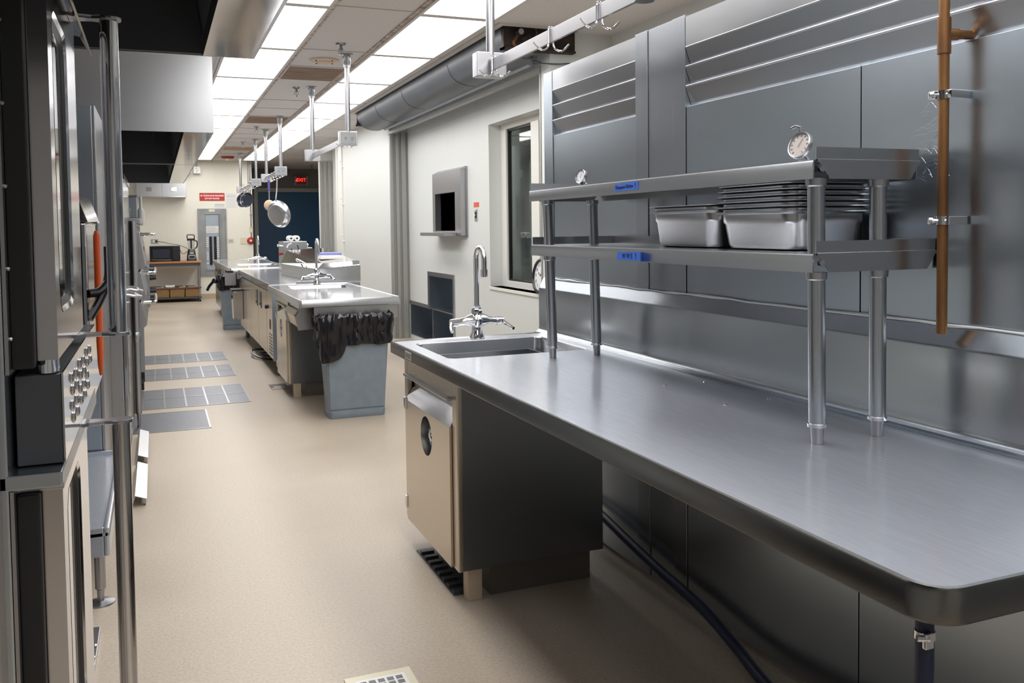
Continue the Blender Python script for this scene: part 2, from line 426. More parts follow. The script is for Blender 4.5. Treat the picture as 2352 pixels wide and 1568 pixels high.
def window(name, y0, z0, y1, z1, mulls, depth=.13):
    w = thing(name, '', '', (XB+depth, (y0+y1)/2, z0)); del w['label'], w['category']; w['kind'] = 'structure'
    x = XB+depth; f = MB()
    f.box(x, y0, z0, x+.07, y0+.07, z1).box(x, y1-.13, z0, x+.07, y1, z1, .004).box(x, y0+.07, z0, x+.07, y1-.13, z0+.06, .004).box(x, y0+.07, z1-.055, x+.07, y1-.13, z1, .004)
    for m0, m1 in mulls: f.box(x-.012, m0, z0+.06, x+.07, m1, z1-.055, .004)
    part('window_frame', f, 'trimwhite', w)
    g = MB(); e = [y0+.07] + [v for m in sorted(mulls) for v in m] + [y1-.13]
    for a, bq in zip(e[::2], e[1::2]):
        g.box(x+.036, a+.008, z0+.068, x+.042, bq-.008, z1-.063)
    part('glass_pane', g, 'glass', w)
    q = MB()
    for a, bq in zip(e[::2], e[1::2]):
        q.box(x+.02, a, z0+.06, x+.05, a+.014, z1-.055).box(x+.02, bq-.02, z0+.06, x+.05, bq, z1-.055).box(x+.02, a, z0+.06, x+.05, bq, z0+.076).box(x+.02, a, z1-.075, x+.05, bq, z1-.055)
    part('glazing_gasket', q, 'gasket', w)
    part('window_sill', MB().box(XB-.012, y0-.01, z0-.03, x, y1+.01, z0, .004), 'trimwhite', w)
    return w
window('window_1', *W1, [(7.32, 7.50)])
window('window_2', 14.95, .3, 16.1, 2.44, [(15.35, 15.47)], .18)

# the store room seen through the window
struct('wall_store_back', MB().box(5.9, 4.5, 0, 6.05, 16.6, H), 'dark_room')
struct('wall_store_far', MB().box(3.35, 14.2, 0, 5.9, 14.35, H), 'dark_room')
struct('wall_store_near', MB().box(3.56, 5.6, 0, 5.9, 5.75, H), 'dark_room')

# ceiling slab with the slot for the shutter hood
SL = (2.44, 6.18, 3.08, 11.5)
mb = MB()
for x0, y0, x1, y1 in ((-1.4, -3.2, SL[0], 23), (SL[0], -3.2, 6.2, SL[1]), (SL[0], SL[3], 6.2, 23), (SL[2], SL[1], 6.2, SL[3])):
    mb.box(x0, y0, H, x1, y1, H+.35)
struct('ceiling', mb, 'ceil')
# exposed grid bars
GX = [.55, 1.16, 1.73, 2.34]; GY = [6.03+1.51*k for k in range(-5, 10)]
mb = MB()
for x in GX[:1] + GX[3:]: mb.box(x-.012, -2.4, H-.008, x+.012, YB, H+.004)
for y in GY: mb.box(.55, y-.010, H-.0075, 1.16, y+.010, H+.004).box(1.73, y-.010, H-.0075, 2.34, y+.010, H+.004)
for y in (4.52, 6.03, 7.54, 8.33, 9.09, 10.56, 11.3, 12.10, 12.93, 13.6, 14.4, 15.1, 15.9, 16.6, 17.33, 18.1): mb.box(1.16, y-.008, H-.007, 1.73, y+.008, H+.004)
for y in (7.54, 9.05, 10.56): mb.box(2.34, y-.008, H-.007, 2.43, y+.008, H+.004)
for y in (11.6, 12.2, 13.4, 14.6, 15.8, 17.0, 18.2, 19.4): mb.box(2.34, y-.01, H-.004, 4.4, y+.01, H+.004)
mb.box(2.34, 4.51, H-.004, 3.4, 4.53, H+.004)
struct('trim_ceiling_grid', mb, 'tbar')
mb = MB()
for x in GX[1:3]: mb.box(x-.016, -2.4, H-.010, x+.016, YB, H+.004)
struct('trim_ceiling_rail', mb, 'tbar_rust')
mb = MB().box(SL[0]-.05, SL[1]-.05, H-.012, SL[0], SL[3], H+.004).box(SL[0], SL[1]-.05, H-.012, 3.08, SL[1], H+.004).box(SL[0]-.05, SL[3], H-.012, 2.86, SL[3]+.05, H+.004)
struct('trim_shutter_slot', mb, 'tbar')

# ------------------------------------------------------------------ ceiling lights
def pillow(x0, y0, x1, y1):
    mb = MB(); n = 6; g = {}
    for i in range(n+1):
        for j in range(n+1):
            u, v = i/n, j/n
            h = .006*(1-(2*u-1)**4)*(1-(2*v-1)**4)
            g[i, j] = mb.bm.verts.new((x0+(x1-x0)*u, y0+(y1-y0)*v, H-.004-h))
    for i in range(n):
        for j in range(n): mb.bm.faces.new((g[i, j], g[i, j+1], g[i+1, j+1], g[i+1, j]))
    return mb
def light_proto():
    t = thing('ceiling_light_panel', 'x', 'ceiling light', (.855, 3.765, H), 'ceiling light panels')
    part('diffuser', pillow(.590, 3.050, 1.120, 4.480), 'diffuser', t)
    f = MB().box(.566, 3.012, H-.020, .590, 4.518, H-.001).box(1.120, 3.012, H-.020, 1.144, 4.518, H-.001).box(.590, 3.012, H-.020, 1.120, 3.050, H-.001).box(.590, 4.480, H-.020, 1.120, 4.518, H-.001)
    part('frame', f, 'tbar', t)
    return t
lp = light_proto(); first = True
for ci, (cx, cname) in enumerate(((.855, 'beside the exhaust hoods'), (2.035, 'beside the roller shutter hood'))):
    for k in range(-5, 9):
        cy = 6.03+1.51*k+.755
        if k < -1:
            lab = f"white ceiling light panel overhead of the camera, in the row {cname}, {['nearest', 'second', 'third', 'farthest'][-2-k]} one out of frame"
        elif k == 8: lab = f'white ceiling light panel at the back wall end of the row {cname}'
        elif k == -1: lab = f'white ceiling light panel cut by the top edge of the photo, row {cname}'
        else: lab = f'white ceiling light panel {cname}, {ORD[k+1]} in that row counting from the photo top'
        if first: o = lp; o.location = (cx, cy, H); o['label'] = lab; first = False
        else: o = dup(lp, (cx, cy, H), label=lab)
# added light panel, kept out of sight, that brightens the store room
t = thing('ceiling_light_panel', 'added unseen light panel that brightens the store room behind the window', 'ceiling light', (4.0, 11.5, H), 'ceiling light panels')
part('diffuser', pillow(3.65, 10.4, 4.35, 12.6), 'diffuser', t)
part('frame', MB().box(3.62, 10.37, H-.006, 3.65, 12.63, H-.001).box(4.35, 10.37, H-.006, 4.38, 12.63, H-.001).box(3.65, 10.37, H-.006, 4.35, 10.4, H-.001).box(3.65, 12.6, H-.006, 4.35, 12.63, H-.001), 'tbar', t)

# brown vents in the middle strip
for y0, y1, m, lab in ((8.37, 9.05, 'vent', 'brown stained ceiling vent panel nearest the camera, behind the round beige cover'),
                       (12.16, 12.86, 'vent', 'brown ceiling vent panel in the middle of the ceiling strip, at the third pole'),
                       (16.65, 17.29, 'vent_pale', 'pale brown ceiling vent panel in front of the red smoke alarm')):
    t = thing('ceiling_vent', lab, 'vent', (1.445, (y0+y1)/2, H), 'brown ceiling vents')
    part('panel', MB().box(1.19, y0, H-.010, 1.70, y1, H-.001, .002), m, t)
    part('frame', MB().box(1.178, y0-.012, H-.007, 1.19, y1+.012, H).box(1.70, y0-.012, H-.007, 1.712, y1+.012, H).box(1.19, y0-.012, H-.007, 1.70, y0, H).box(1.19, y1, H-.007, 1.70, y1+.012, H), 'tbar', t)
t = thing('ceiling_speaker_cover', 'round beige cover plate in the ceiling beside the nearest brown vent', 'ceiling cover', (1.436, 7.98, H))
part('plate', MB().lathe([(0, H-.022), (.10, H-.020), (.125, H-.012), (.13, H-.001)], (1.436, 7.98, 0)), 'beige', t)
mb = MB().lathe([(0, H-.030), (.06, H-.029), (.068, H-.018)], (1.436, 7.98, 0)); part('centre_boss', mb, 'beige', t)
for a in range(4):
    q = a*PI/2+.6; part('screw', MB().cyl((1.436+.098*math.cos(q), 7.98+.098*math.sin(q), H-.026), (1.436+.098*math.cos(q), 7.98+.098*math.sin(q), H-.015), .007, seg=8), 'black', t)
# sprinklers
def sprinkler(loc, lab, up=H):
    t = thing('sprinkler_head', lab, 'sprinkler', loc, 'ceiling sprinkler heads')
    x, y, z = loc
    part('escutcheon', MB().lathe([(.0, z-.012), (.035, z-.012), (.042, z-.004), (.045, z)], (x, y, 0), 20), 'dull_chrome', t)
    part('body', MB().lathe([(.012, z-.012), (.012, z-.035), (.017, z-.037), (.017, z-.045), (.010, z-.047)], (x, y, 0), 12), 'dull_chrome', t)
    part('frame_arm', MB().tube([(x-.010, y, z-.045), (x-.020, y, z-.06), (x-.014, y, z-.082), (x, y, z-.092), (x+.014, y, z-.082), (x+.020, y, z-.06), (x+.010, y, z-.045)], .0035, 6).cyl((x, y, z-.045), (x, y, z-.085), .004, seg=6), 'dull_chrome', t)
    part('deflector', MB().cyl((x, y, z-.092), (x, y, z-.095), .020, seg=12), 'dull_chrome', t)
    return t
s0 = sprinkler((1.442, 7.25, H), 'chrome sprinkler head nearest the camera, in front of the round beige ceiling cover')
for (x, y), lab in (((1.427, 9.6), 'chrome sprinkler head beside the pole behind the nearest brown vent'), ((1.403, 13.35), 'chrome sprinkler head just behind the middle brown vent'), ((1.42, 15.7), 'chrome sprinkler head in front of the pale brown vent'), ((3.42, 20.9), 'small dark sprinkler head in the alcove above the exit sign')):
    dup(s0, (x, y, H), label=lab)
t = thing('smoke_alarm', 'red alarm with white flasher on the ceiling by the back wall', 'alarm', (1.403, 18.9, H))
part('housing', MB().lathe([(0, H-.05), (.10, H-.048), (.125, H-.03), (.13, H-.001)], (1.403, 18.9, 0)), 'redp', t)
part('flasher', MB().lathe([(0, H-.085), (.03, H-.08), (.05, H-.048)], (1.403, 18.9, 0), 16), 'white', t)

# ------------------------------------------------------------------ roller shutter in front of the recessed wall
t = thing('roller_shutter', 'long slate grey roller shutter with rusty end brackets, rolled up above the window wall', 'roller shutter', (2.7, 8.9, 2.70))
prof = [(2.46, 3.12), (2.46, 2.90), (2.468, 2.86), (2.485, 2.82), (2.51, 2.785), (2.545, 2.755), (2.59, 2.735), (2.65, 2.722), (2.72, 2.720), (2.76, 2.725), (2.76, 2.735), (2.65, 2.735), (2.60, 2.747), (2.55, 2.77), (2.515, 2.80), (2.49, 2.85), (2.475, 2.90), (2.475, 3.12)]
part('hood', MB().prism(prof, 1, 6.28, 11.42), 'housing', t)
for y in (7.6, 9.2, 10.4):
    p2 = [(x-.002, z-.002) for x, z in prof[1:9]] + [(x+.004, z+.004) for x, z in prof[1:9]][::-1]
    part('hood_seam', MB().prism(p2, 1, y, y+.004), 'gasket', t)
part('bottom_bar', MB().cyl((2.80, 6.5, 2.742), (2.80, 11.3, 2.742), .028, seg=16).box(2.82, 6.5, 2.730, 2.855, 11.3, 2.80), 'bluegrey', t)
part('head_angle', MB().box(2.845, 6.44, 2.665, 2.90, 11.36, 2.712, .006), 'guide', t)
for y0, y1 in ((6.22, 6.28), (11.42, 11.46)):
    part('end_bracket', MB().box(2.465, y0+.02, 2.79, 3.06, y1, 3.2).box(2.45, y0-.02, 2.775, 3.05, y1, 2.79).box(2.45, y0-.02, 2.775, 2.46, y1, 2.82), 'rust_dark', t)
lev = MB().tube(curve([(2.58, 6.225, 2.905), (2.565, 6.22, 2.87), (2.54, 6.215, 2.83), (2.555, 6.215, 2.80), (2.60, 6.215, 2.79)], 6), .013, 8).tube(curve([(2.585, 6.225, 2.80), (2.66, 6.22, 2.815), (2.74, 6.22, 2.835), (2.80, 6.225, 2.85)], 5), .013, 8)
part('spring_lever', lev, 'rust', t)
part('spring_cam', MB().prism([(2.60, 2.86), (2.66, 2.90), (2.74, 2.86), (2.78, 2.82), (2.66, 2.815)], 1, 6.225, 6.236), 'rust_dark', t)
part('shaft_end', MB().cyl((2.582, 6.17, 2.905), (2.582, 6.24, 2.905), .022, seg=16), 'alu', t)
ch = MB()
for i in range(5): ch.box(2.71+(i % 2)*.004, 6.20, 2.93-.024*i, 2.725+(i % 2)*.004, 6.215, 2.945-.024*i, .003)
part('drive_chain', ch, 'black_metal', t)
part('pull_chain', MB().tube(curve([(2.72, 6.30, 2.715), (2.80, 6.28, 2.70), (2.92, 6.25, 2.695), (3.02, 6.25, 2.705)], 6), .005, 6).cyl((2.73, 6.30, 2.713), (2.79, 6.28, 2.703), .010, seg=8), 'black_metal', t)
for y, s in ((11.34, -1), (6.45, 1)):
    g = MB()
    for x0, x1 in ((XA, XA+.035), (XA+.075, XA+.115), (XA+.15, XA+.21)): g.box(x0, min(y, y+s*.035), 0, x1, max(y, y+s*.035), 2.70, .003)
    g.box(XA, min(y, y+s*.006), 0, XB-.002, max(y, y+s*.006), 2.70)
    part('guide_track', g, 'guide', t)
# the far shutter's tracks
t = thing('shutter_guide', 'grey shutter guide track at the far jamb, next to the blue door', 'shutter guide', (2.95, 16.6, 0))
g = MB()
for x0, x1 in ((XA, XA+.035), (XA+.075, XA+.115), (XA+.15, XA+.21)): g.box(x0, 16.595, 0, x1, 16.635, 2.72, .003)
part('track', g, 'guide', t)
part('bolt', MB().cyl((XA+.10, 16.585, 1.9), (XA+.10, 16.595, 1.9), .012, seg=8), 'alu', t)
part('bolt', MB().cyl((XA+.10, 16.585, 1.3), (XA+.10, 16.595, 1.3), .012, seg=8), 'alu', t)
t = thing('jamb_cover_strip', 'off white bolted jamb strip on the wall beside the far narrow window', 'jamb strip', (XA, 14.7, 0))
part('strip', MB().box(XA-.02, 14.45, 0, XA, 14.845, 2.90, .004).box(XA-.035, 14.78, 0, XA-.02, 14.85, 2.90, .004), 'trimwhite', t)
for i, z in enumerate((2.55, 1.95, 1.35, 1.02)):
    part('bolt', MB().cyl((XA-.032, 14.5, z), (XA-.02, 14.5, z), .014, seg=8), 'trimwhite', t); part('bolt', MB().cyl((XA-.032, 14.40, z-.1), (XA, 14.40, z-.1), .012, seg=8), 'trimwhite', t)

# ------------------------------------------------------------------ stainless hatch, niche, switch, clock
t = thing('wall_hatch', 'stainless pass hatch with a dark opening and small ledge on the window wall', 'hatch', (XB, 9.5, 1.40))
h = MB().grid_wall(0, XB-.07, XB-.004, [8.97, 10.0], [1.36, 2.07], [(9.17, 1.41, 9.90, 1.835)])
part('frame', h, 'alu', t)
part('cap', MB().prism([(XB-.07, 2.07), (XB-.004, 2.07), (XB-.004, 2.10), (XB-.02, 2.10)], 1, 8.955, 9.95), 'alu', t)
part('side_flange', MB().box(XB-.012, 8.94, 1.355, XB-.003, 8.97, 2.10).box(XB-.012, 8.94, 1.345, XB-.003, 10.0, 1.36), 'alu', t)
part('lining', MB().box(XB+.30, 9.17, 1.41, XB+.31, 9.9, 1.835).box(XB-.003, 9.16, 1.40, XB+.31, 9.17, 1.845).box(XB-.003, 9.9, 1.40, XB+.31, 9.91, 1.845).box(XB-.003, 9.17, 1.40, XB+.31, 9.9, 1.41).box(XB-.003, 9.17, 1.835, XB+.31, 9.9, 1.845), 'steel_dark', t)
part('ledge', MB().box(XB-.22, 9.12, 1.355, XB-.07, 10.03, 1.395, .005), 'alu', t)
t = thing('wall_niche', 'L shaped stainless lined niche low in the wall beneath the hatch', 'niche', (XB, 10.2, .05))
fr = MB()
for y0, z0, y1, z1 in ((9.43, .05, 9.475, .915), (9.475, .87, 10.46, .915), (10.415, .46, 10.46, .87), (10.46, .455, 11.30, .50)):
    fr.box(XB-.012, y0, z0, XB-.002, y1, z1)
part('frame', fr, 'alu', t)
li = MB().box(XB+.45, 9.475, .05, XB+.46, 11.3, .87).box(XB, 9.475, .05, XB+.45, 9.485, .87).box(XB, 10.405, .46, XB+.45, 10.415, .87).box(XB, 9.485, .86, XB+.45, 10.405, .87).box(XB, 9.485, .052, XB+.45, 11.29, .062).box(XB, 10.415, .452, XB+.45, 11.29, .46).box(XB, 11.29, .05, XB+.45, 11.30, .46)
part('lining', li, 'steel_dark', t)
part('shelf', MB().box(XB+.03, 9.487, .448, XB+.44, 10.403, .462).box(XB+.02, 10.36, .064, XB+.44, 10.375, .446), 'steel_dark', t)
t = thing('wall_switch', 'small steel switch plate under an orange label, beside the hatch', 'switch', (XB, 8.68, 1.57))
part('plate', MB().box(XB-.008, 8.635, 1.51, XB-.001, 8.715, 1.635, .002), 'chrome', t)
part('rocker', MB().box(XB-.014, 8.662, 1.54, XB-.008, 8.688, 1.605, .002), 'black', t)
part('toggle', MB().box(XB-.03, 8.668, 1.565, XB-.012, 8.682, 1.58, .002), 'white', t)
t = thing('orange_sign', 'small orange label stuck on the wall above the switch plate', 'label', (XB, 8.67, 1.68))
part('label_face', MB().box(XB-.003, 8.59, 1.655, XB-.0005, 8.745, 1.705), 'orangelabel', t)
part('caption_strip', MB().box(XB-.003, 8.63, 1.643, XB-.0005, 8.70, 1.652), 'white', t)

t = thing('wall_clock', 'round white clock with dark rim leaning on the window sill', 'clock', (3.12, 7.02, .856))
ca = Vector((3.10, 7.02, 1.015)); tilt = Matrix.Rotation(math.radians(6), 3, 'Y')
toX = tilt @ Matrix.Rotation(-PI/2, 3, 'Y')
part('rim', MB().lathe([(.128, -.012), (.15, -.012), (.158, .0), (.158, .012), (.150, .024), (.140, .026), (.134, .016), (.128, .010)], ca, 48, toX), 'black', t)
part('face', MB().lathe([(0, -.012), (.134, -.012), (.134, .008), (0, .008)], ca, 48, toX), 'clockface', t)
nm = tilt @ Vector((-1, 0, 0)); up = tilt @ Vector((0, 0, 1)); rt = Vector((0, -1, 0))
nums = MB()
for i in range(12):
    a = math.radians(90-30*(i+1)); p = ca + nm*.0086 + rt*(.100*math.cos(a)) + up*(.100*math.sin(a))
    q = text_mesh(str(i+1), .042, facing(p, rt, up)); tmp = bpy.data.meshes.new('q'); q.bm.to_mesh(tmp); nums.bm.from_mesh(tmp); bpy.data.meshes.remove(tmp)
part('numerals', nums, 'ink', t)
hd = MB()
for ang, ln, w in ((150, .055, .006), (60, .085, .004)):
    a = math.radians(ang); p = ca + nm*.0105; e = p + (rt*math.cos(a) + up*math.sin(a))*ln; hd.cyl(p, e, w*.6, seg=6)
part('hands', hd, 'black', t)

# ------------------------------------------------------------------ things inside the store room
t = thing('water_heater', 'tall steel cylinder with a white banded top, seen through the window', 'tank', (4.2, 9.78, 0))
part('body', MB().cyl((4.2, 9.78, 0), (4.2, 9.78, 2.40), .27, seg=28), 'steel', t)
part('top_cap', MB().lathe([(.29, 2.52), (.29, 2.62), (.25, 2.68), (.1, 2.70), (0, 2.70)], (4.2, 9.78, 0)).lathe([(.27, 2.40), (.30, 2.42), (.30, 2.50), (.27, 2.52)], (4.2, 9.78, 0)), 'white', t)
t = thing('storage_rack', 'dark rack of shelves behind the window glass', 'rack', (4.9, 10.4, 0))
for z in (.85, 1.20, 1.46, 1.90):
    part('shelf', MB().box(4.6, 9.6, z, 5.3, 11.9, z+.03), 'bluegrey', t)
for x, y in ((4.62, 9.62), (4.62, 11.38), (5.28, 9.62), (5.28, 11.38)): part('post', MB().cyl((x, y, 0), (x, y, 2.1), .02, seg=10), 'bluegrey', t)
part('back_panel', MB().box(5.3, 9.6, .1, 5.32, 11.9, 2.1), 'grey_paint', t)
solo('dark_crate', MB().box(4.65, 10.6, 1.49, 5.2, 11.25, 1.86, .02), 'black', 'black crate on the rack behind the window glass', 'crate', (4.9, 10.9, 1.49))
solo('pale_box', MB().box(4.65, 10.5, 1.93, 5.2, 11.5, 2.12, .01), 'white', 'pale flat box on top of the rack behind the window', 'box', (4.9, 11.0, 1.93))
mb = MB()
bl = []
for i in range(7):
    z = .88+.04*i; r = [.13, .16, .17, .165, .15, .11, .05][i]
    bl.append([(4.75+r*.9*math.cos(a)*(1+.07*math.sin(5*a+i)), 11.2+r*1.3*math.sin(a)*(1+.09*math.cos(4*a+2*i)), z) for a in [2*PI*k/20 for k in range(20)]])
mb.loft(bl); solo('plastic_bag', mb, 'clearplastic', 'cloudy plastic bag on the shelf behind the window glass', 'bag', (4.75, 11.2, .88))
# ================================================================== NEAR COUNTER AND PARTITION
ZT = .91
XP = 1.83                                            # face of the louvred partition
def louvre_bank(t, y0, y1, z0, z1, n):
    """n slanted slats between two stiles, each a part of its own"""
    st = (z1-z0)/n
    for i in range(n):
        za, zb = z1-st*i, z1-st*(i+1)
        # slat: leans inward at its bottom, with a rolled top lip standing proud
        pr = [(XP-.002, za-.004), (XP+.006, za+.002), (XP+.034, zb-.004), (XP+.028, zb-.010)]
        part('louver_slat', MB().prism(pr, 1, y0, y1).cyl((XP+.003, y0, za), (XP+.003, y1, za), .006, seg=12), 'steel_slat', t)
t = thing('louvered_partition', 'tall dark stainless partition with louvered upper panels behind the long worktop', 'partition', (1.88, 1.8, 0))
mb = MB()
segs = [(4.083, 3.98), (3.172, 2.807)]
# lower sheets and back
part('back_sheet', MB().box(XP+.065, -1.2, .02, XP+.12, 4.083, 2.20), 'steel_dark', t)
lower = [(3.98, 3.172, 1.888), (2.805, 1.933, 1.877), (1.931, .80, 1.877), (.798, -1.2, 1.877)]
for y1, y0, zt in lower:
    part('panel', MB().box(XP, y0+.001, .02, XP+.06, y1-.001, zt, .0015), 'steel_dark', t)
part('stile', MB().box(XP-.004, 3.982, .02, XP+.06, 4.083, 2.205, .0015), 'steel_dark', t)
part('stile', MB().box(XP-.004, 3.076, .02, XP+.06, 3.170, 2.213, .0015), 'steel_v', t)
part('stile', MB().box(XP, 2.893, .02, XP+.06, 3.074, 2.213, .0015), 'steel_v', t)
part('stile', MB().box(XP-.004, 2.807, .02, XP+.06, 2.891, 2.213, .0015), 'steel_v', t)
louvre_bank(t, 3.172, 3.98, 1.888, 2.109, 3)
louvre_bank(t, -1.2, 2.805, 1.880, 2.095, 3)
part('top_rail', MB().prism([(XP-.002, 2.109), (XP-.002, 2.205), (XP+.06, 2.205), (XP+.06, 2.150)], 1, 3.172, 3.98), 'steel', t)
part('top_rail', MB().prism([(XP-.002, 2.095), (XP-.002, 2.205), (XP+.06, 2.205), (XP+.06, 2.150)], 1, -1.2, 2.805), 'steel', t)
random.seed(11); sm_ = MB()
for i in range(46):
    yy, z_ = 1.64+random.uniform(-.01, .07), 1.745-random.random()**1.2*.20
    ln, bend = random.uniform(.02, .06), random.uniform(-.012, .02)
    sm_.tube(curve([(XP-.0004, yy, z_), (XP-.0004, yy+ln*.5, z_+bend), (XP-.0004, yy+ln, z_+bend*.4-.004)], 4), .00045, 4)
part('scratch_marks', sm_, 'chrome', t)
part('corner_post', MB().box(XP+.065, 4.085, 0, XP+.12, 4.11, 2.2), 'trimwhite', t)

# --- worktop with sink and splashback
t = thing('prep_worktop', 'long stainless worktop with sink and tall splashback in the foreground', 'worktop', (1.4, 2.5, ZT-.05))
Y0, Y1, X0, X1 = .918, 4.058, 1.012, 1.795
def wt_outline(x0, y0, x1, y1, r, n=6):
    p = [(x1, y1), (x0, y1)]
    for i in range(n+1):
        a = PI + i/n*PI/2; p.append((x0+r+r*math.cos(a), y0+r+r*math.sin(a)))
    p.append((x1, y0)); return p
sink = rrect(1.092, 3.405, 1.725, 3.935, .035)
ol = wt_outline(X0+.016, Y0+.016, X1, Y1-.012, .045)
mb = MB().plate_holes(ol, [sink], ZT); part('top_sheet', mb, 'top', t)
def off(p, d):
    return wt_outline(X0+d, Y0+d, X1, Y1-d*.8, max(.06-d, .004))
loops = []
for d, z in ((.016, ZT), (.010, ZT+.004), (.004, ZT+.003), (.0, ZT-.004), (.0, ZT-.048), (.003, ZT-.052), (.022, ZT-.052), (.022, ZT-.046)):
    loops.append(lp3(off(None, d), z))
part('edge_rim', MB().loft(loops, False, False), 'steel_rim', t)
def basin(sk, depth, wall=.004, r=.035):
    b = MB(); x0 = min(p[0] for p in sk); x1 = max(p[0] for p in sk); y0 = min(p[1] for p in sk); y1 = max(p[1] for p in sk)
    lo = []
    for d, z in ((0, ZT), (.004, ZT-.006), (.006, ZT-depth+.03), (.018, ZT-depth+.006), (.04, ZT-depth)):
        lo.append(lp3(rrect(x0+d, y0+d, x1-d, y1-d, r), z))
    b.loft(lo, False, True)
    lo = []
    for d, z in ((-.001, ZT-.001), (0, ZT-.006), (.002, ZT-depth+.03), (.018, ZT-depth-.002), (.04, ZT-depth-.004)):
        lo.append(lp3(rrect(x0+d-wall, y0+d-wall, x1-d+wall, y1-d+wall, r), z))
    b.loft(lo, False, True); return b
part('sink_basin', basin(sink, .23), 'steel', t)
part('drain', MB().lathe([(.045, ZT-.228), (.04, ZT-.226), (.03, ZT-.229), (0, ZT-.229)], (1.41, 3.67, 0), 24), 'chrome', t)
# splashback: cove, upright and sloping ledge back to the partition
cove = [(X1-.03, ZT)] + [(X1-.03+.03*math.sin(a), ZT+.03-.03*math.cos(a)) for a in [PI/2*i/6 for i in range(1, 7)]]
pr = cove + [(X1, 1.128), (X1+.004, 1.136), (XP-.007, 1.186), (XP-.007, 1.180), (X1+.008, 1.130), (X1+.006, ZT-.04), (X1-.03, ZT-.04)]
part('splashback', MB().prism(pr, 1, .30, 4.10), 'steel_splash', t)
cs = MB(); random.seed(3)
pts = [(XP-.013+random.uniform(-.001, .001), 4.05-i*.09, 1.185+random.uniform(-.002, .002)) for i in range(40)]
cs.tube(pts, .004, 6, rs=[random.uniform(.002, .006) for _ in pts]); part('sealant_bead', cs, 'white', t)
part('name_plate', MB().box(X0-.002, 3.69, ZT-.042, X0+.002, 3.79, ZT-.008, .001), 'chrome', t)
part('name_plate_field', MB().box(X0-.003, 3.70, ZT-.037, X0-.0015, 3.78, ZT-.013), 'alu', t)
for x, y in ((1.551, 2.508), (1.711, 2.513), (1.544, 2.163), (1.711, 2.178)):
    part('bolt_head', MB().lathe([(.006, ZT), (.006, ZT+.002), (.003, ZT+.004), (0, ZT+.004)], (x, y, 0), 10), 'chrome', t)
part('underside_channel', MB().box(1.30, 1.0, ZT-.05, 1.42, 3.15, ZT-.004, .004).box(1.06, 1.0, ZT-.035, 1.75, 1.04, ZT-.004), 'steel_dark', t)

t = thing('corner_bracket', 'small triangular steel bracket under the near end of the long worktop', 'bracket', (1.72, .93, .78))
part('gusset', MB().prism([(1.62, .857), (1.822, .857), (1.822, .76)], 1, .955, .961), 'alu', t)
part('bolt', MB().cyl((1.74, .948, .83), (1.74, .955, .83), .010, seg=10), 'chrome', t)

# --- cabinet under the sink
def sink_cabinet(loc_y0, y1, x0, x1, zb, zt, lab, cat='cabinet', hinge_far=True, dx=0):
    """towel-dispenser style cabinet: body, door with tilting hopper lip, round port, hinges, foot block"""
    y0 = loc_y0
    t = thing('sink_cabinet', lab, cat, ((x0+x1)/2, (y0+y1)/2, 0))
    w = .012; b = MB()
    b.box(x0+.004, y0, zb, x1, y0+w, zt, .002).box(x0+.004, y1-w, zb, x1, y1, zt, .002).box(x1-w, y0+w, zb, x1, y1-w, zt).box(x0+.004, y0+w, zb, x1-w, y1-w, zb+w)
    part('body', b, 'steel_cab_shaded', t)
    part('face_frame', MB().box(x0, y0-.002, zb-.002, x0+.022, y0+.056, zt, .004).box(x0, y1-.045, zb-.002, x0+.022, y1+.002, zt, .003).box(x0, y0+.056, zt-.07, x0+.022, y1-.045, zt, .002), 'door_tan', t)
    part('inner_panel', MB().box(x0+.16, y0+w, zb+w, x0+.17, y1-w, zt-.01), 'steel_dark', t)
    dy0, dy1 = y0+.062, y1-.05; zh = zt-.185                       # top of the lower door
    # door sheet with a round hole
    cy, cz, r = (dy0+dy1)/2-.0, zh-.10, .082
    sq = [(dy0, zb), (dy1, zb), (dy1, zh), (dy0, zh)]
    dm = MB(); n = 32
    ring = [(cy+r*math.cos(2*PI*i/n), cz+r*math.sin(2*PI*i/n)) for i in range(n)]
    dm.plate_holes(sq, [ring], 0)
    bmesh.ops.solidify(dm.bm, geom=dm.bm.faces[:], thickness=.012)
    lo_ = min(v.co.z for v in dm.bm.verts)
    dm.xf(Matrix(((0, 0, 1, x0-.010-lo_), (1, 0, 0, 0), (0, 1, 0, 0), (0, 0, 0, 1))))
    door = part('door', dm, 'door_tan', t)
    part('hopper_lip', MB().prism([(x0-.010, zh), (x0+.002, zh), (x0+.050, zh+.075), (x0+.041, zh+.080)], 1, dy0, dy1), 'polish', door)
    part('port_cup', MB().lathe([(r, .0), (r*.98, .05), (r*.9, .09), (0, .095)], (x0-.006, cy, cz), 32, Matrix.Rotation(PI/2, 3, 'Y')), 'steel', door)
    hub = MB().cyl((x0+.03, cy, cz), (x0+.004, cy, cz), .012, seg=12)
    for k in range(5):
        a = 2*PI*k/5+.3; hub.cyl((x0+.008, cy, cz), (x0+.022, cy+.055*math.cos(a), cz+.055*math.sin(a)), .006, .004, 8)
    part('star_knob', hub, 'chrome', door)
    part('rail_handle', MB().box(x0-.020, dy0-.004, zt-.080, x0+.002, dy1+.004, zt-.064, .004).box(x0+.030, dy0, zt-.125, x0+.034, dy1, zt-.066), 'alu', t)
    for z in (zb+.05, zb+.50):
        part('hinge', MB().box(x0-.016, dy1-.006, z, x0+.001, dy1+.022, z+.055, .003), 'chrome', t)
    part('foot_block', MB().box(x0+.04, y0+.015, 0, x0+.10, y0+.07, zb-.002, .003), 'base', t)
    part('plinth', MB().box(x0+.14, y0+.04, 0, x1-.04, y1-.04, zb-.002, .003), 'plinth', t)
    return t
sink_cabinet(3.165, 3.915, 1.040, 1.66, .125, .856, 'stainless cabinet with a round port in its door under the near sink')
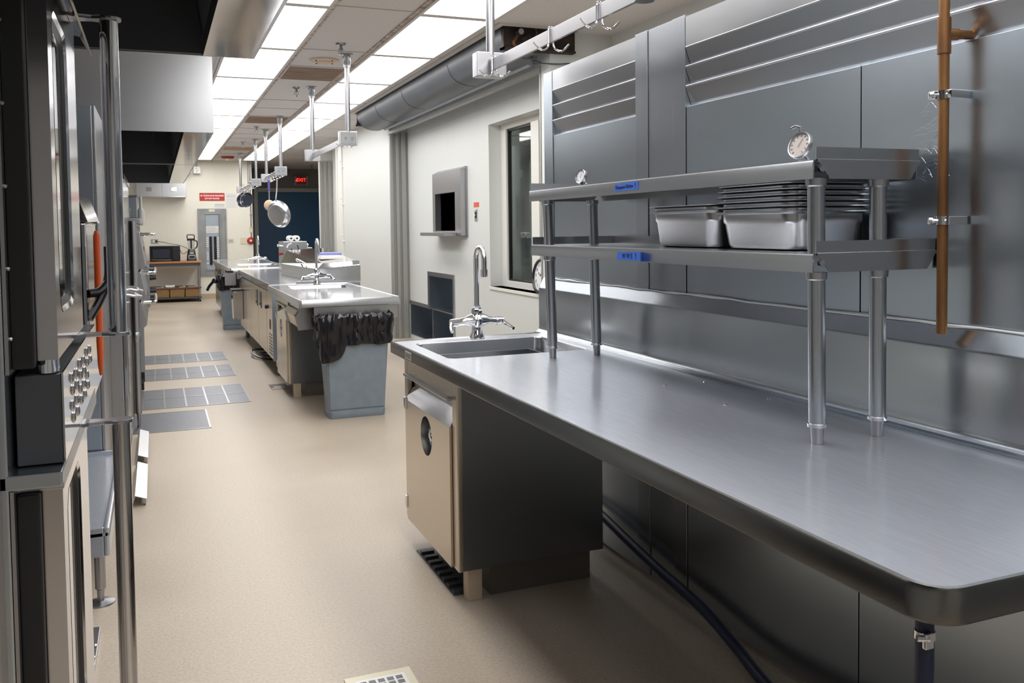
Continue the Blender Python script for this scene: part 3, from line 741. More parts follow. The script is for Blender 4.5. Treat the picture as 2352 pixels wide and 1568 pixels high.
t = thing('drain_pan', 'black grated floor drain under the near sink cabinet', 'drain', (1.09, 3.5, 0))
g = MB().box(1.045, 3.25, 0, 1.155, 3.78, .006)
part('frame', g, 'black_metal', t)
for i in range(8): part('bar', MB().box(1.05, 3.26+i*.065, .006, 1.108, 3.285+i*.065, .016), 'black_metal', t)

# --- faucet (built once, copied to the island sinks)
def faucet(loc, lab):
    x, y, z = loc
    t = thing('sink_faucet', lab, 'faucet', loc)
    part('base', MB().lathe([(0, z), (.036, z), (.036, z+.01), (.028, z+.03), (.024, z+.055), (.034, z+.075), (.036, z+.095), (.024, z+.112), (.018, z+.12)], (x, y, 0), 20), 'chrome', t)
    part('valve_body', MB().tube([(x-.10, y, z+.080), (x-.06, y, z+.085), (x-.03, y, z+.088), (x+.03, y, z+.088), (x+.06, y, z+.085), (x+.10, y, z+.080)], .02, 14, rs=[.017, .019, .031, .031, .019, .017]), 'chrome', t)
    part('collar', MB().lathe([(.018, z+.115), (.027, z+.12), (.027, z+.138), (.020, z+.15), (.016, z+.16)], (x, y, 0), 8), 'chrome', t)
    arc = [(x, y, z+.15), (x, y, z+.38)]
    for i in range(1, 13):
        a = PI*i/12*1.0; arc.append((x, y-.055+.055*math.cos(a), z+.38+.055*math.sin(a)))
    arc += [(x, y-.11, z+.33)]
    part('spout', MB().tube(arc, .013, 14), 'chrome', t)
    part('nozzle', MB().cyl((x, y-.11, z+.335), (x, y-.11, z+.30), .017, seg=14), 'chrome', t)
    for s in (-1, 1):
        h = part('handle', MB().cyl((x+s*.10, y, z+.08), (x+s*.135, y, z+.08), .021, .017, 12), 'chrome', t)
        part('lever', MB().tube([(x+s*.125, y, z+.08), (x+s*.145, y-.045, z+.062), (x+s*.155, y-.085, z+.048)], .010, 8, rs=[.011, .009, .008]), 'chrome', h)
    return t
fz = faucet((1.423, 3.995, ZT), 'chrome gooseneck faucet at the near sink')

# --- overshelf
t = thing('overshelf', 'two tier stainless overshelf standing on the long worktop', 'overshelf', (1.56, 2.47, ZT))
def shelf(name, x0, x1, y0, y1, z, lip=.045, up=.030, far_x=None):
    b = MB()
    b.box(x0+.002, y0+.002, z-.003, x1, y1-.002, z)                                   # sheet
    fl = []
    # front edge: rolled down flange
    b.prism([(x0+.006, z), (x0+.001, z-.002), (x0-.001, z-.007), (x0-.001, z-lip), (x0+.012, z-lip), (x0+.012, z-lip+.003), (x0+.003, z-lip+.003), (x0+.003, z-.007), (x0+.008, z-.003)], 1, y0, y1)
    b.box(x1-.003, y0+.002, z-lip, x1, y1-.002, z-.003)
    o = part(name, b, 'steel', t)
    # ends: upstand above, mitred flange below
    for s, y in ((-1, y0), (1, y1)):
        e = MB(); ya, yb = (y-.004, y-.001) if s < 0 else (y+.001, y+.004)
        e.prism([(x0+.006, z), (x1, z), (x1, z+up), (x0+.006, z+up)], 1, ya, yb)
        e.prism([(x0+.010, z-.004), (x1, z-.004), (x1-.03, z-lip), (x0+.045, z-lip)], 1, ya-.003, yb-.003)
        e.box(x0+.008, min(ya, yb)-.004, z-.006, x1, max(ya, yb)+.001, z+.001)
        part('end_upstand', e, 'steel', o)
    for y in (y0-.0045, y1+.0045): part('fold_edge', MB().cyl((x0+.008, y, z-.001), (x1, y, z-.001), .0028, seg=8), 'chrome', o)
    part('rear_upstand', MB().box(x1-.003, y0, z-.001, x1, y1, z+up), 'steel', o)
    part('flange_nut', MB().cyl((x0+.018, y0-.012, z-.022), (x0+.018, y0-.002, z-.022), .008, seg=6), 'chrome', o)
    return o
shelf('lower_shelf', 1.44, 1.822, 1.672, 3.358, 1.369)
shelf('upper_shelf', 1.44, 1.765, 1.672, 3.375, 1.591)
for y, xf, xr, zlow in ((1.69, (1.470, 1.464), (1.657, 1.656), 0), (3.245, (1.480, 1.462), (1.680, 1.664), 0)):
    for xa, xb in (xf, xr):
        def X(z): return xa+(xb-xa)*(z-ZT)/.68
        p = part('post', MB().cyl((X(ZT+.045), y, ZT+.045), (X(1.324), y, 1.324), .0205, seg=24).cyl((X(1.37), y, 1.369), (X(1.548), y, 1.548), .0205, seg=24), 'steel_v', t)
        part('foot', MB().cyl((X(ZT), y, ZT+.0005), (X(ZT+.045), y, ZT+.045), .014, .016, seg=18), 'alu', p)
        part('foot_collar', MB().lathe([(.0205, ZT+.040), (.0235, ZT+.041), (.0235, ZT+.049), (.0205, ZT+.050)], (X(ZT+.045), y, 0), 24), 'chrome', p)
        part('socket', MB().lathe([(.021, 1.305), (.024, 1.308), (.0255, 1.324)], (X(1.31), y, 0), 24), 'alu', p)
        part('socket', MB().lathe([(.021, 1.528), (.024, 1.531), (.0255, 1.546)], (X(1.54), y, 0), 24), 'alu', p)
# blue tapes with handwriting
def tape(name_lab, yc, zc, w, h, words, size, arrow_dy, curl=False):
    xf = 1.4385
    t = thing('tape_label', name_lab, 'tape', (xf, yc, zc), 'blue tape labels on the overshelf')
    tp = MB()
    pl = [(yc+w/2, zc-h/2), (yc-w/2, zc-h/2+.001), (yc-w/2+.002, zc+h/2), (yc+w/2-.008, zc+h/2-.003)]
    tp.prism(pl, 0, xf-.0008, xf)
    part('tape_strip', tp, 'bluetape', t)
    m = facing((xf-.0012, yc+.012, zc-.001), (0, -1, .02), (0, .02, 1))
    part('handwriting', text_mesh(words, size, m, offset=.0003, shear=.15, extrude=.0003), 'ink', t)
    ar = MB(); ya = yc-arrow_dy
    ar.prism([(ya+.001, zc-.010), (ya-.001, zc-.010), (ya-.001, zc+.003), (ya-.0045, zc+.003), (ya, zc+.011), (ya+.0045, zc+.003), (ya+.001, zc+.003)], 0, xf-.0014, xf-.001)
    part('arrow', ar, 'ink', t)
    if curl: part('loose_end', MB().prism([(xf, yc-w/2+.001), (xf-.020, yc-w/2-.024), (xf-.0205, yc-w/2-.0235), (xf-.001, yc-w/2+.0015)], 2, zc-h/2, zc+h/2), 'bluetape', t)
    return t
tape('blue tape label with lettering and an arrow on the upper shelf edge', 2.562, 1.570, .160, .028, 'Thompson Kitchen', .0155, .062)
tape('blue tape label with three letters and an arrow on the lower shelf edge', 2.545, 1.342, .165, .030, 'W W S', .022, .045, True)

# --- hotel pans on the lower shelf
def hotel_pan(x0, y0, x1, y1, z, h, lab, group, rimz=None):
    t = thing('steam_pan', lab, 'pan', ((x0+x1)/2, (y0+y1)/2, z), group)
    def lp(d, zz, r): return lp3(rrect(x0+d, y0+d, x1-d, y1-d, r, 5), zz)
    zt = z+h; L_ = []
    for d, zz, r in ((.045, z, .035), (.034, z+.004, .042), (.028, z+.014, .045), (.021, zt-.034, .045), (.0165, zt-.028, .048), (.0155, zt-.006, .048), (.011, zt-.001, .05), (.002, zt, .05), (0, zt-.003, .05), (.0015, zt-.004, .05), (.010, zt-.003, .05), (.0165, zt-.008, .048)):
        L_.append(lp(d, zz, r))
    L_.append(lp(.0175, zt-.028, .047)); L_.append(lp(.022, zt-.034, .044)); L_.append(lp(.029, z+.014, .044)); L_.append(lp(.046, z+.002, .034))
    part('pan_body', MB().loft(L_), 'steel', t); return t
for i in range(6):
    lab = ['large deep steam pan at the bottom of the nested stack behind the near shelf post', 'large steam pan second from the bottom of the tall nested stack', 'large steam pan third from the bottom of the tall nested stack', 'large steam pan third from the top of the tall nested stack', 'large steam pan second from the top of the tall nested stack', 'large steam pan topmost in the tall nested stack'][i]
    z = 1.3695+i*.0148
    if i == 0: p0 = hotel_pan(1.505, 1.828, 1.80, 2.19, z, .105, lab, 'nested steam pans on the lower shelf')
    else: dup(p0, (p0.location.x, p0.location.y, z), label=lab, scale=(1, 1, .999))
p1 = hotel_pan(1.525, 2.205, 1.80, 2.60, 1.3695, .115, 'smaller deep steam pan at the bottom of the pair left of the tall stack', 'pair of steam pans on the lower shelf')
dup(p1, (p1.location.x, p1.location.y, 1.3695+.018), label='smaller steam pan nested on top of the pair left of the tall stack')

# --- dial thermometers on the upper shelf
def dial(lab, base, c, nrm, r, rim, face, hook):
    t = thing('dial_thermometer', lab, 'thermometer', base)
    c = Vector(c); n = Vector(nrm).normalized(); R3 = n.to_track_quat('Z', 'Y').to_matrix()
    part('case', MB().lathe([(0, -.010), (r*.8, -.009), (r, -.004), (r*1.02, .003), (r*.95, .008), (r*.88, .007), (r*.86, .003)], c, 32, R3), rim, t)
    part('dial_face', MB().lathe([(0, .0035), (r*.87, .0035), (r*.87, .0015), (0, .0015)], c, 32, R3), face, t)
    u = R3 @ Vector((0, 1, 0)); v = R3 @ Vector((1, 0, 0))
    tk = MB()
    for i in range(11):
        a = PI*(.5+1.6*(i/10-.5)); d = u*math.sin(a)+v*math.cos(a)
        tk.cyl(c+n*.0042+d*r*.62, c+n*.0042+d*r*.78, .0006, seg=4)
    part('scale_marks', tk, 'ink', t)
    part('needle', MB().cyl(c+n*.005-(u*.3+v*.2)*r*.5, c+n*.005+(u*.9+v*.3)*r*.55, .0009, seg=6), 'print', t)
    st = MB().box(base[0]-.014, base[1]-.016, base[2], base[0]+.018, base[1]+.016, base[2]+.0025, .001).cyl((base[0]+.006, base[1], base[2]), c-n*.006-Vector((0, 0, r*.3)), .004, seg=6)
    part('stand', st, rim, t)
    if hook: part('hook', MB().tube([c+Vector((0, 0, r*.98)), c+Vector((0, 0, r+.010)), c+Vector((-.004, .012, r+.014)), c+Vector((-.008, .024, r+.010))], .0035, 6), rim, t)
    return t
dial('small clear dial thermometer at the far end of the upper shelf', (1.462, 2.905, 1.592), (1.452, 2.915, 1.622), (-.92, -.20, .22), .027, 'dull_chrome', 'clockface', False)
dial('large round oven thermometer with a hook at the near end of the upper shelf', (1.476, 1.735, 1.592), (1.460, 1.740, 1.630), (-.92, -.12, .34), .034, 'alu', 'dial', True)

# --- copper pipe
t = thing('copper_pipe', 'brown copper pipe clamped upright to the partition above the worktop', 'pipe', (1.775, 1.602, 1.17))
part('pipe', MB().cyl((1.775, 1.604, 1.168), (1.775, 1.604, 2.90), .0125, seg=18), 'copper', t)
part('tee_fitting', MB().cyl((1.775, 1.604, 1.845), (1.775, 1.604, 1.93), .0158, seg=18).cyl((1.775, 1.604, 1.892), (1.81, 1.597, 1.892), .014, seg=14), 'copper', t)
part('stub', MB().cyl((1.805, 1.598, 1.892), (1.86, 1.59, 1.892), .011, seg=14), 'copper', t)
for z in (1.747, 1.444):
    part('clamp', MB().cyl((1.775, 1.604, z-.010), (1.775, 1.604, z+.010), .0155, seg=18).box(1.768, 1.575, z-.010, XP-.005, 1.588, z+.010, .002).box(1.757, 1.612, z-.010, 1.775, 1.634, z+.010, .002).cyl((1.752, 1.622, z), (1.772, 1.590, z), .004, seg=8).cyl((1.752, 1.622, z-.0), (1.756, 1.615, z), .007, seg=6), 'chrome', t)

# --- blue hoses
t = thing('blue_hose', 'navy blue hose lying along the floor beneath the long worktop', 'hose', (1.7, 2.5, .02))
part('hose_line', MB().tube(curve([(1.79, 3.70, .20), (1.79, 3.40, .165), (1.785, 3.20, .138), (1.78, 2.94, .105), (1.775, 2.64, .075), (1.755, 2.40, .035), (1.72, 2.23, .021), (1.65, 1.90, .021), (1.52, 1.45, .021)], 6), .019, 12), 'hose', t)
t = thing('hanging_hose', 'navy blue hose hanging below the near corner of the long worktop', 'hose', (1.055, .965, .40))
part('hose_line', MB().tube(curve([(1.05, .975, .853), (1.05, .975, .76), (1.045, .98, .62), (1.03, .985, .45), (1.05, 1.0, .22), (1.15, 1.06, .05), (1.35, 1.2, .018)], 6), .0135, 14), 'hose', t)
part('hose_clamp', MB().lathe([(.0138, .82), (.0155, .82), (.0155, .832), (.0138, .832)], (1.05, .975, 0), 20).box(1.032, .955, .812, 1.048, .963, .836, .002).cyl((1.024, .965, .828), (1.040, .957, .828), .005, seg=8), 'chrome', t)

# --- floor drain in the aisle
t = thing('floor_drain', 'square pale floor drain with a black slotted grate at the bottom edge of the photo', 'drain', (.63, 2.66, 0))
part('frame', MB().grid_wall(0, 0, .004, [0, 0], [0, 0], []) if False else MB().box(.52, 2.52, 0, .735, 2.775, .004, .001), 'ivory', t)
part('grate', MB().box(.548, 2.55, .004, .708, 2.742, .0055), 'white', t)
for i in range(5):
    for j in range(6):
        part('slot', MB().box(.560+i*.029, 2.562+j*.029, .0055, .581+i*.029, 2.583+j*.029, .0062), 'black', t)

# ------------------------------------------------------------------ overhead racks with outlets and hooks
def rack(y0, y1, lab, out_near=True, up_near=True, zc=2.222, x=1.57, near_boxed=True):
    t = thing('ceiling_rack', lab, 'hanging rack', (x, (y0+y1)/2, zc), 'ceiling hung utensil racks')
    for i, y in enumerate((y0, y1)):
        near = i == 0; zt = zc+.06
        p = part('pole', MB().cyl((x, y+.02, zt-.01), (x, y+.02, H-.012), .022, seg=20), 'alu', t)
        part('ceiling_flange', MB().lathe([(.055, H), (.055, H-.008), (.040, H-.012), (.034, H-.014), (.034, H-.075), (.030, H-.082), (.030, H-.115), (.022, H-.118)], (x, y+.02, 0), 20), 'alu', p)
        if near and not near_boxed:
            part('pole_socket', MB().cyl((x, y+.02, zc-.036), (x, y+.02, zc+.07), .034, seg=20).lathe([(0, zc-.040), (.034, zc-.038), (.036, zc-.03)], (x, y+.02, 0), 20), 'alu', p); continue
        b = part('junction_box', MB().box(x-.078, y-.0, zc-.055, x+.078, y+.075, zc+.065, .004), 'alu', t)
        if near and out_near:
            part('cover_plate', MB().box(x-.066, y-.006, zc-.046, x+.066, y, zc+.056, .003), 'grey_paint', b)
            o = MB()
            for s in (-1, 1): o.lathe([(0, -.004), (.022, -.003), (.024, 0)], (x+s*.028, y-.006, zc+.003), 20, Matrix.Rotation(-PI/2, 3, 'X') @ Matrix.Scale(-1, 3))
            for s in (-1, 1): pass
            part('outlet', o, 'ivory', b)
            sl = MB()
            for s in (-1, 1):
                for d in (-.006, .006): sl.box(x+s*.028+d-.0015, y-.0108, zc+.002, x+s*.028+d+.0015, y-.0095, zc+.012)
                sl.cyl((x+s*.028, y-.0108, zc-.009), (x+s*.028, y-.0095, zc-.009), .003, seg=8)
            part('outlet_slots', sl, 'black', b)
    part('rail', MB().box(x-.006, y0+(.07 if near_boxed else -.02), zc-.028, x+.006, y1+.005, zc+.030, .002), 'alu', t)
    return t
rack(2.64, 4.13, 'overhead steel rail on ceiling poles above the near worktop', False, zc=2.243, near_boxed=False)
rack(7.64, 9.49, 'overhead steel rail with outlet box above the island sink')
rack(12.06, 13.70, 'overhead rail with outlet box in front of the blue door, holding the large pan', zc=2.220)
rack(15.15, 18.0, 'farthest overhead rail with outlet box, holding the small frying pans', zc=2.232)
def hook(loc, lab, group):
    x, y, z = loc
    t = thing('pot_hook', lab, 'hook', loc, group)
    for s in (-1, 1):
        pts = [(x+s*.002, y, z+.038), (x+s*.009, y, z+.036), (x+s*.0105, y, z+.025), (x+s*.0105, y, z-.030)]
        for i in range(1, 10):
            a = i/9*2.35; r = .030
            pts.append((x+s*(.0105+r-r*math.cos(a)), y-.004*i/9, z-.030-r*math.sin(a)))
        pts.append((x+s*.082, y-.006, z-.030))
        part('prong', MB().tube(pts, .0042, 8), 'chrome', t)
    return t
gh = 'double pot hooks on the overhead rails'
hk = hook((1.57, 4.10, 2.243), 'double pot hook beside the box on the near overhead rail', gh)
dup(hk, (1.57, 3.43, 2.243), label='double pot hook midway along the near overhead rail')
dup(hk, (1.57, 2.99, 2.243), label='double pot hook nearest the camera, above the louvers')
dup(hk, (1.57, 7.78, 2.222), label='double pot hook below the outlet box above the island sink')
for i, y in enumerate((12.2, 12.45, 12.75, 13.05, 13.4, 13.62)):
    dup(hk, (1.57, y, 2.22), label=f'double pot hook on the large pan rail, {ORD[i]} from its outlet box')
for i, y in enumerate((15.35, 15.9, 16.5, 17.1, 17.7)):
    dup(hk, (1.57, y, 2.232), label=f'double pot hook on the farthest rail, {ORD[i]} from its outlet box')
# pans hanging there
def frying_pan(c, nrm, r, lab, handle_top, inside, group=None, depth=.045):
    t = thing('frying_pan', lab, 'pan', c, group)
    c = Vector(c); n = Vector(nrm).normalized(); R3 = n.to_track_quat('Z', 'Y').to_matrix()
    part('pan_bowl', MB().lathe([(0, 0), (r*.66, 0), (r*.74, .004), (r*.90, depth*.55), (r*.98, depth*.9), (r, depth), (r*.975, depth), (r*.955, depth*.9), (r*.72, .006), (0, .004)], c, 40, R3), 'steel', t)
    part('cooking_surface', MB().lathe([(0, .0045), (r*.715, .0065), (r*.94, depth*.88)], c, 40, R3), inside, t)
    if inside == 'steel': part('base_disc', MB().lathe([(0, -.005), (r*.58, -.005), (r*.62, -.003), (r*.62, .001)], c, 40, R3), 'alu', t)
    ht = Vector(handle_top); up = (ht-c); up -= n*up.dot(n); up.normalize()
    e = c+up*r*.96+n*depth*.7
    part('handle', MB().tube(curve([e, e+up*.04+n*.008, (e+ht)/2+n*.006, ht], 6), .009, 8), 'alu', t)
    return t
frying_pan((1.575, 12.72, 1.655), (.70, .70, .22), .195, 'large steel pan hanging bottom outward in front of the blue door', (1.60, 12.75, 2.165), 'steel', depth=.065)
frying_pan((1.545, 16.38, 1.98), (-.62, -.75, .15), .135, 'small nonstick frying pan hanging in front of its twin on the farthest rail', (1.55, 16.5, 2.18), 'screen', 'small frying pans')
frying_pan((1.50, 16.56, 1.985), (-.62, -.75, .15), .135, 'small frying pan hanging behind its nonstick twin on the farthest rail', (1.52, 16.62, 2.18), 'screen', 'small frying pans')
t = thing('purple_skimmer', 'utensil with a ridged purple handle hanging behind the large pan', 'utensil', (1.53, 13.1, 1.8))
part('grip', MB().cyl((1.53, 13.12, 2.17), (1.53, 13.12, 2.01), .015, seg=12), 'purple', t)
rg = MB()
for i in range(5): rg.cyl((1.53, 13.12, 2.15-i*.028), (1.53, 13.12, 2.142-i*.028), .0175, seg=12)
part('grip_rings', rg, 'bluepaper', t)
part('shaft', MB().cyl((1.53, 13.12, 2.02), (1.53, 13.12, 1.85), .006, seg=8), 'chrome', t)
mb = MB().sphere((1.53, 13.12, 1.80), .075, 1, .55, 1.05, 20); part('cloth_head', mb, 'tan', t)
# ================================================================== ISLAND ROW DOWN THE KITCHEN
def worktop(lab, x0, y0, x1, y1, sk, loc, r=.012):
    """flat stainless top with marine edge and a sink"""
    t = thing('prep_worktop', lab, 'worktop', loc)
    def o(d):
        return rrect(x0+d, y0+d, x1-d, y1-d, max(.02-d, .004), 4)
    mb = MB()
    if sk: mb.plate_holes(o(.016), [sk], ZT)
    else: mb.plate_holes(o(.016), [], ZT)
    part('top_sheet', mb, 'top_far', t)
    mb = MB(); lo = [lp3(o(d), z) for d, z in ((.016, ZT), (.010, ZT+.004), (.004, ZT+.003), (.0, ZT-.004), (.0, ZT-.052), (.003, ZT-.055), (.02, ZT-.055), (.02, ZT-.048))]
    mb.loft(lo, False, False); part('edge_rim', mb, 'steel', t)
    if sk: part('sink_basin', basin(sk, .24), 'steel', t)
    return t
i1 = worktop('stainless sink worktop at the near end of the island, with plate brackets below', .985, 6.72, 1.765, 8.75, rrect(1.13, 8.05, 1.69, 8.56, .035), (1.38, 7.7, ZT-.055))
for x in (1.25, 1.45, 1.62):
    part('support_rib', MB().prism([(6.78, ZT-.056), (7.55, ZT-.056), (7.55, ZT-.22), (7.2, ZT-.20)], 0, x, x+.006), 'alu', i1)
part('end_channel', MB().box(1.10, 6.76, ZT-.16, 1.75, 6.775, ZT-.056).box(1.10, 6.775, ZT-.16, 1.75, 6.80, ZT-.15), 'steel', i1)
sink_cabinet(7.70, 8.45, 1.03, 1.66, .125, .853, 'stainless cabinet with a round port in its door under the island sink')
dup(fz, (1.44, 8.65, ZT), label='chrome gooseneck faucet at the near island sink')
t = thing('tilt_bin', 'sloped stainless tilt out bin under the near island worktop edge', 'bin drawer', (1.1, 7.2, .68))
pr = [(1.025, .845), (1.40, .845), (1.40, .69), (1.02, .675), (.995, .765), (1.025, .80)]
part('bin_body', MB().prism(pr, 1, 6.98, 7.56, .004), 'door_tan', t)
part('end_plate', MB().prism([(1.015, .852), (1.41, .852), (1.41, .675), (1.01, .66), (.985, .765), (1.015, .805)], 1, 6.97, 6.98), 'steel', t)
part('end_plate', MB().prism([(1.015, .852), (1.41, .852), (1.41, .675), (1.01, .66), (.985, .765), (1.015, .805)], 1, 7.56, 7.57), 'steel', t)
part('handle_lip', MB().prism([(.992, .765), (1.022, .802), (1.010, .815), (.978, .775)], 1, 6.985, 7.555), 'polish', t)

# refrigerated prep table
t = thing('refrigerated_prep_table', 'stainless refrigerated prep table with vent slots and recessed door pulls', 'prep table', (1.45, 10.4, 0))
y0, y1 = 8.92, 12.55
part('body', MB().box(1.07, y0, .15, 1.90, y1, .845, .004), 'steel', t)
part('top', MB().box(1.03, y0-.02, .845, 1.92, y1, .91, .006), 'top_far', t)
part('side_panel', MB().box(1.045, y0-.006, .15, 1.90, y0-.001, .84), 'bluegrey', t)
ys = [(9.42, 10.20), (10.22, 11.05), (11.07, 12.5)]
for a, bq in ys:
    dr = part('door', MB().box(1.045, a, .165, 1.068, bq, .82, .004), 'door_tan', t)
for yy in (9.95, 10.32):
    part('recessed_pull', MB().box(1.040, yy-.075, .60, 1.045, yy+.075, .775), 'black_metal', t)
    part('pull_scoop', MB().prism([(1.036, .60), (1.041, .60), (1.041, .68), (1.036, .66)], 1, yy-.06, yy+.07), 'polish', t)
vp = part('vent_panel', MB().box(1.045, 8.93, .165, 1.068, 9.40, .82, .003), 'door_tan', t)
for i in range(7): part('vent_slot', MB().box(1.0435, 8.98, .20+.032*i, 1.046, 9.22, .215+.032*i), 'black_metal', vp)
part('thermostat_frame', MB().box(1.042, 9.08, .45, 1.046, 9.17, .55).box(1.040, 9.095, .465, 1.043, 9.155, .535), 'black', vp)
part('switch_knob', MB().cyl((1.02, 9.33, .66), (1.046, 9.33, .66), .02, seg=14), 'ink', vp)
for x, y in ((1.12, 9.0), (1.12, 12.35), (1.85, 9.0), (1.85, 12.35)): part('foot', MB().cyl((x, y, 0), (x, y, .15), .03, .022, 12), 'black_metal', t)
part('front_clip', MB().box(1.28, y0-.045, .862, 1.47, y0-.02, .935, .004), 'alu', t)
# raised cold rail with sloping stainless lid
t = thing('cold_rail', 'raised stainless ingredient rail with a sloping mirror lid on the prep table', 'cold rail', (1.7, 9.9, .91))
z0, z1 = .911, 1.045
part('housing', MB().prism([(8.98, z0), (10.9, z0), (10.9, z1+.05), (8.98, z1)], 0, 1.505, 1.935, .004) if False else MB().loft([[(1.505, 9.0, z0), (1.935, 8.96, z0), (1.935, 10.8, z0), (1.38, 10.8, z0)], [(1.505, 9.0, z1), (1.935, 8.96, 1.075), (1.935, 10.8, 1.075), (1.38, 10.8, z1)]]), 'steel', t)
lid = MB().loft([[(1.50, 8.99, z1+.002), (1.93, 8.97, 1.077), (1.93, 10.8, 1.077), (1.37, 10.8, z1+.002)], [(1.56, 9.02, z1+.055), (1.90, 9.0, 1.115), (1.92, 10.8, 1.22), (1.45, 10.8, 1.20)]])
part('lid', lid, 'polish', t)
part('lid_handle', MB().tube(curve([(1.46, 9.9, 1.09), (1.42, 9.86, 1.12), (1.43, 9.70, 1.115), (1.48, 9.62, 1.08)], 5), .010, 8), 'chrome', t)
part('end_bracket', MB().box(1.86, 8.975, 1.075, 1.93, 9.05, 1.125, .004), 'grey_paint', t)
solo('paper_stack', MB().box(1.60, 9.35, 1.13, 1.84, 9.55, 1.15, .002).box(1.61, 9.36, 1.15, 1.83, 9.54, 1.165, .002), 'paper', 'stack of white papers on the mirror lid of the ingredient rail', 'papers', (1.72, 9.45, 1.13))
solo('blue_folder', MB().box(1.66, 9.75, 1.155, 1.90, 10.05, 1.185, .003), 'bluepaper', 'lilac blue folder lying behind the white papers on the rail lid', 'folder', (1.78, 9.9, 1.155))
# dough roller
t = thing('dough_roller', 'grey benchtop dough roller with a dial and a red knob', 'dough roller', (1.70, 11.7, .91))
part('body', MB().box(1.50, 11.5, 1.0, 1.80, 11.95, 1.295, .006).box(1.50, 11.5, .911, 1.56, 11.95, 1.0, .004).box(1.74, 11.5, .911, 1.80, 11.95, 1.0, .004), 'steel', t)
part('motor_cover', MB().box(1.80, 11.53, 1.0, 1.87, 11.92, 1.215, .006), 'steel', t)
part('dial_disc', MB().lathe([(0, -.012), (.042, -.010), (.045, 0)], (1.605, 11.5, 1.215), 24, Matrix.Rotation(-PI/2, 3, 'X') @ Matrix.Scale(-1, 3)), 'alu', t)
sp = MB(); ar = [(1.605+.065*math.cos(a), 1.215+.065*math.sin(a)) for a in [PI*.5+PI*.5*i/8 for i in range(9)]]; ai = [(1.605+.047*math.cos(a), 1.215+.047*math.sin(a)) for a in [PI*.5+PI*.5*i/8 for i in range(9)]]
sp.prism(ar+ai[::-1], 1, 11.496, 11.499); part('dial_scale', sp, 'white', t)
part('slot_curve', MB().tube([(1.605+.085*math.cos(a), 11.499, 1.20+.085*math.sin(a)) for a in [-.9+1.5*i/8 for i in range(9)]], .006, 6), 'black', t)
part('dial_pointer', MB().prism([(1.595, 1.12), (1.62, 1.12), (1.635, 1.15), (1.605, 1.21), (1.58, 1.15)], 1, 11.490, 11.498), 'gasket', t)
for x, z in ((1.565, 1.15), (1.665, 1.16), (1.66, 1.245), (1.52, 1.05)): part('screw', MB().cyl((x, 11.488, z), (x, 11.5, z), .008, seg=8), 'chrome', t)
part('rocker_switch', MB().box(1.755, 11.492, 1.135, 1.785, 11.5, 1.18, .002), 'green', t)
part('red_knob', MB().cyl((1.50, 11.6, 1.14), (1.46, 11.6, 1.14), .013, .026, 14), 'redp', t)
part('release_lever', MB().cyl((1.50, 11.6, 1.24), (1.455, 11.6, 1.245), .008, seg=8).sphere((1.45, 11.6, 1.245), .016), 'chrome', t)
part('side_knob', MB().cyl((1.82, 11.6, 1.215), (1.82, 11.6, 1.24), .008, seg=8).sphere((1.82, 11.6, 1.25), .017), 'chrome', t)
for i, (x, lab) in enumerate(((1.615, 'left one of two white paper rolls lying on the dough roller'), (1.69, 'right one of two white paper rolls lying on the dough roller'))):
    t = thing('paper_roll', lab, 'paper roll', (x, 11.7, 1.296), 'white paper rolls on the dough roller')
    part('roll', MB().lathe([(.012, -.11), (.034, -.11), (.037, -.105), (.037, .105), (.034, .11), (.012, .11)], (x, 11.7, 1.333), 24, Matrix.Rotation(PI/2, 3, 'X')), 'paper', t)
    part('core', MB().lathe([(.0125, -.109), (.0125, .109)], (x, 11.7, 1.333), 16, Matrix.Rotation(PI/2, 3, 'X')), 'print', t)
t = thing('yellow_tape_tab', 'strip of yellow and black tape at the corner of the dough roller', 'tape', (1.52, 11.49, .99))
part('tab', MB().box(1.512, 11.494, .955, 1.528, 11.499, 1.0), 'yellow', t); part('black_band', MB().box(1.511, 11.4935, .945, 1.529, 11.499, .955), 'black', t)
# third counter
i3 = worktop('stainless sink worktop at the far end of the island beside the electrical panel', .955, 12.95, 1.82, 17.0, rrect(1.17, 14.0, 1.76, 14.75, .035), (1.4, 15, ZT-.055))
part('centre_rib', MB().box(1.05, 13.0, ZT-.15, 1.13, 13.05, ZT-.055), 'alu', i3)
t = thing('base_cabinet', 'stainless cabinet with a tilt out flap under the far island worktop', 'cabinet', (1.4, 15.6, 0))
part('body', MB().box(.99, 14.4, .14, 1.78, 16.9, .853, .004), 'steel_dark', t)
part('tilt_flap', MB().prism([(.93, .68), (.985, .63), (.985, .80), (.965, .80)], 1, 15.5, 16.3), 'polish', t)
part('plinth', MB().box(1.06, 14.5, 0, 1.7, 16.8, .14), 'black_metal', t)
dup(fz, (1.535, 14.86, ZT), label='chrome gooseneck faucet at the far island sink')
t = thing('paper_dispenser', 'slim stainless dispenser with a black lid on the prep table side, by the far bin', 'dispenser', (1.0, 12.2, .28))
part('shell', MB().prism([(1.043, .28), (1.043, .66), (.93, .645), (.915, .60), (.925, .28)], 1, 12.05, 12.32, .004), 'polish', t)
part('lid', MB().box(.90, 12.03, .655, 1.043, 12.34, .675, .004), 'black', t)
t = thing('utensil_holder', 'grey open box hung on the prep table above the slim dispenser', 'holder', (.98, 12.5, .72))
hb = MB().box(.86, 12.555, .70, 1.0, 12.565, .87).box(.86, 12.60, .70, 1.0, 12.61, .87).box(.86, 12.565, .70, .87, 12.60, .87).box(.99, 12.565, .70, 1.0, 12.60, .87).box(.87, 12.565, .70, .99, 12.60, .71)
part('box_shell', hb, 'alu', t)
part('dark_tool', MB().box(.89, 12.57, .712, .97, 12.595, .90, .004), 'black', t)
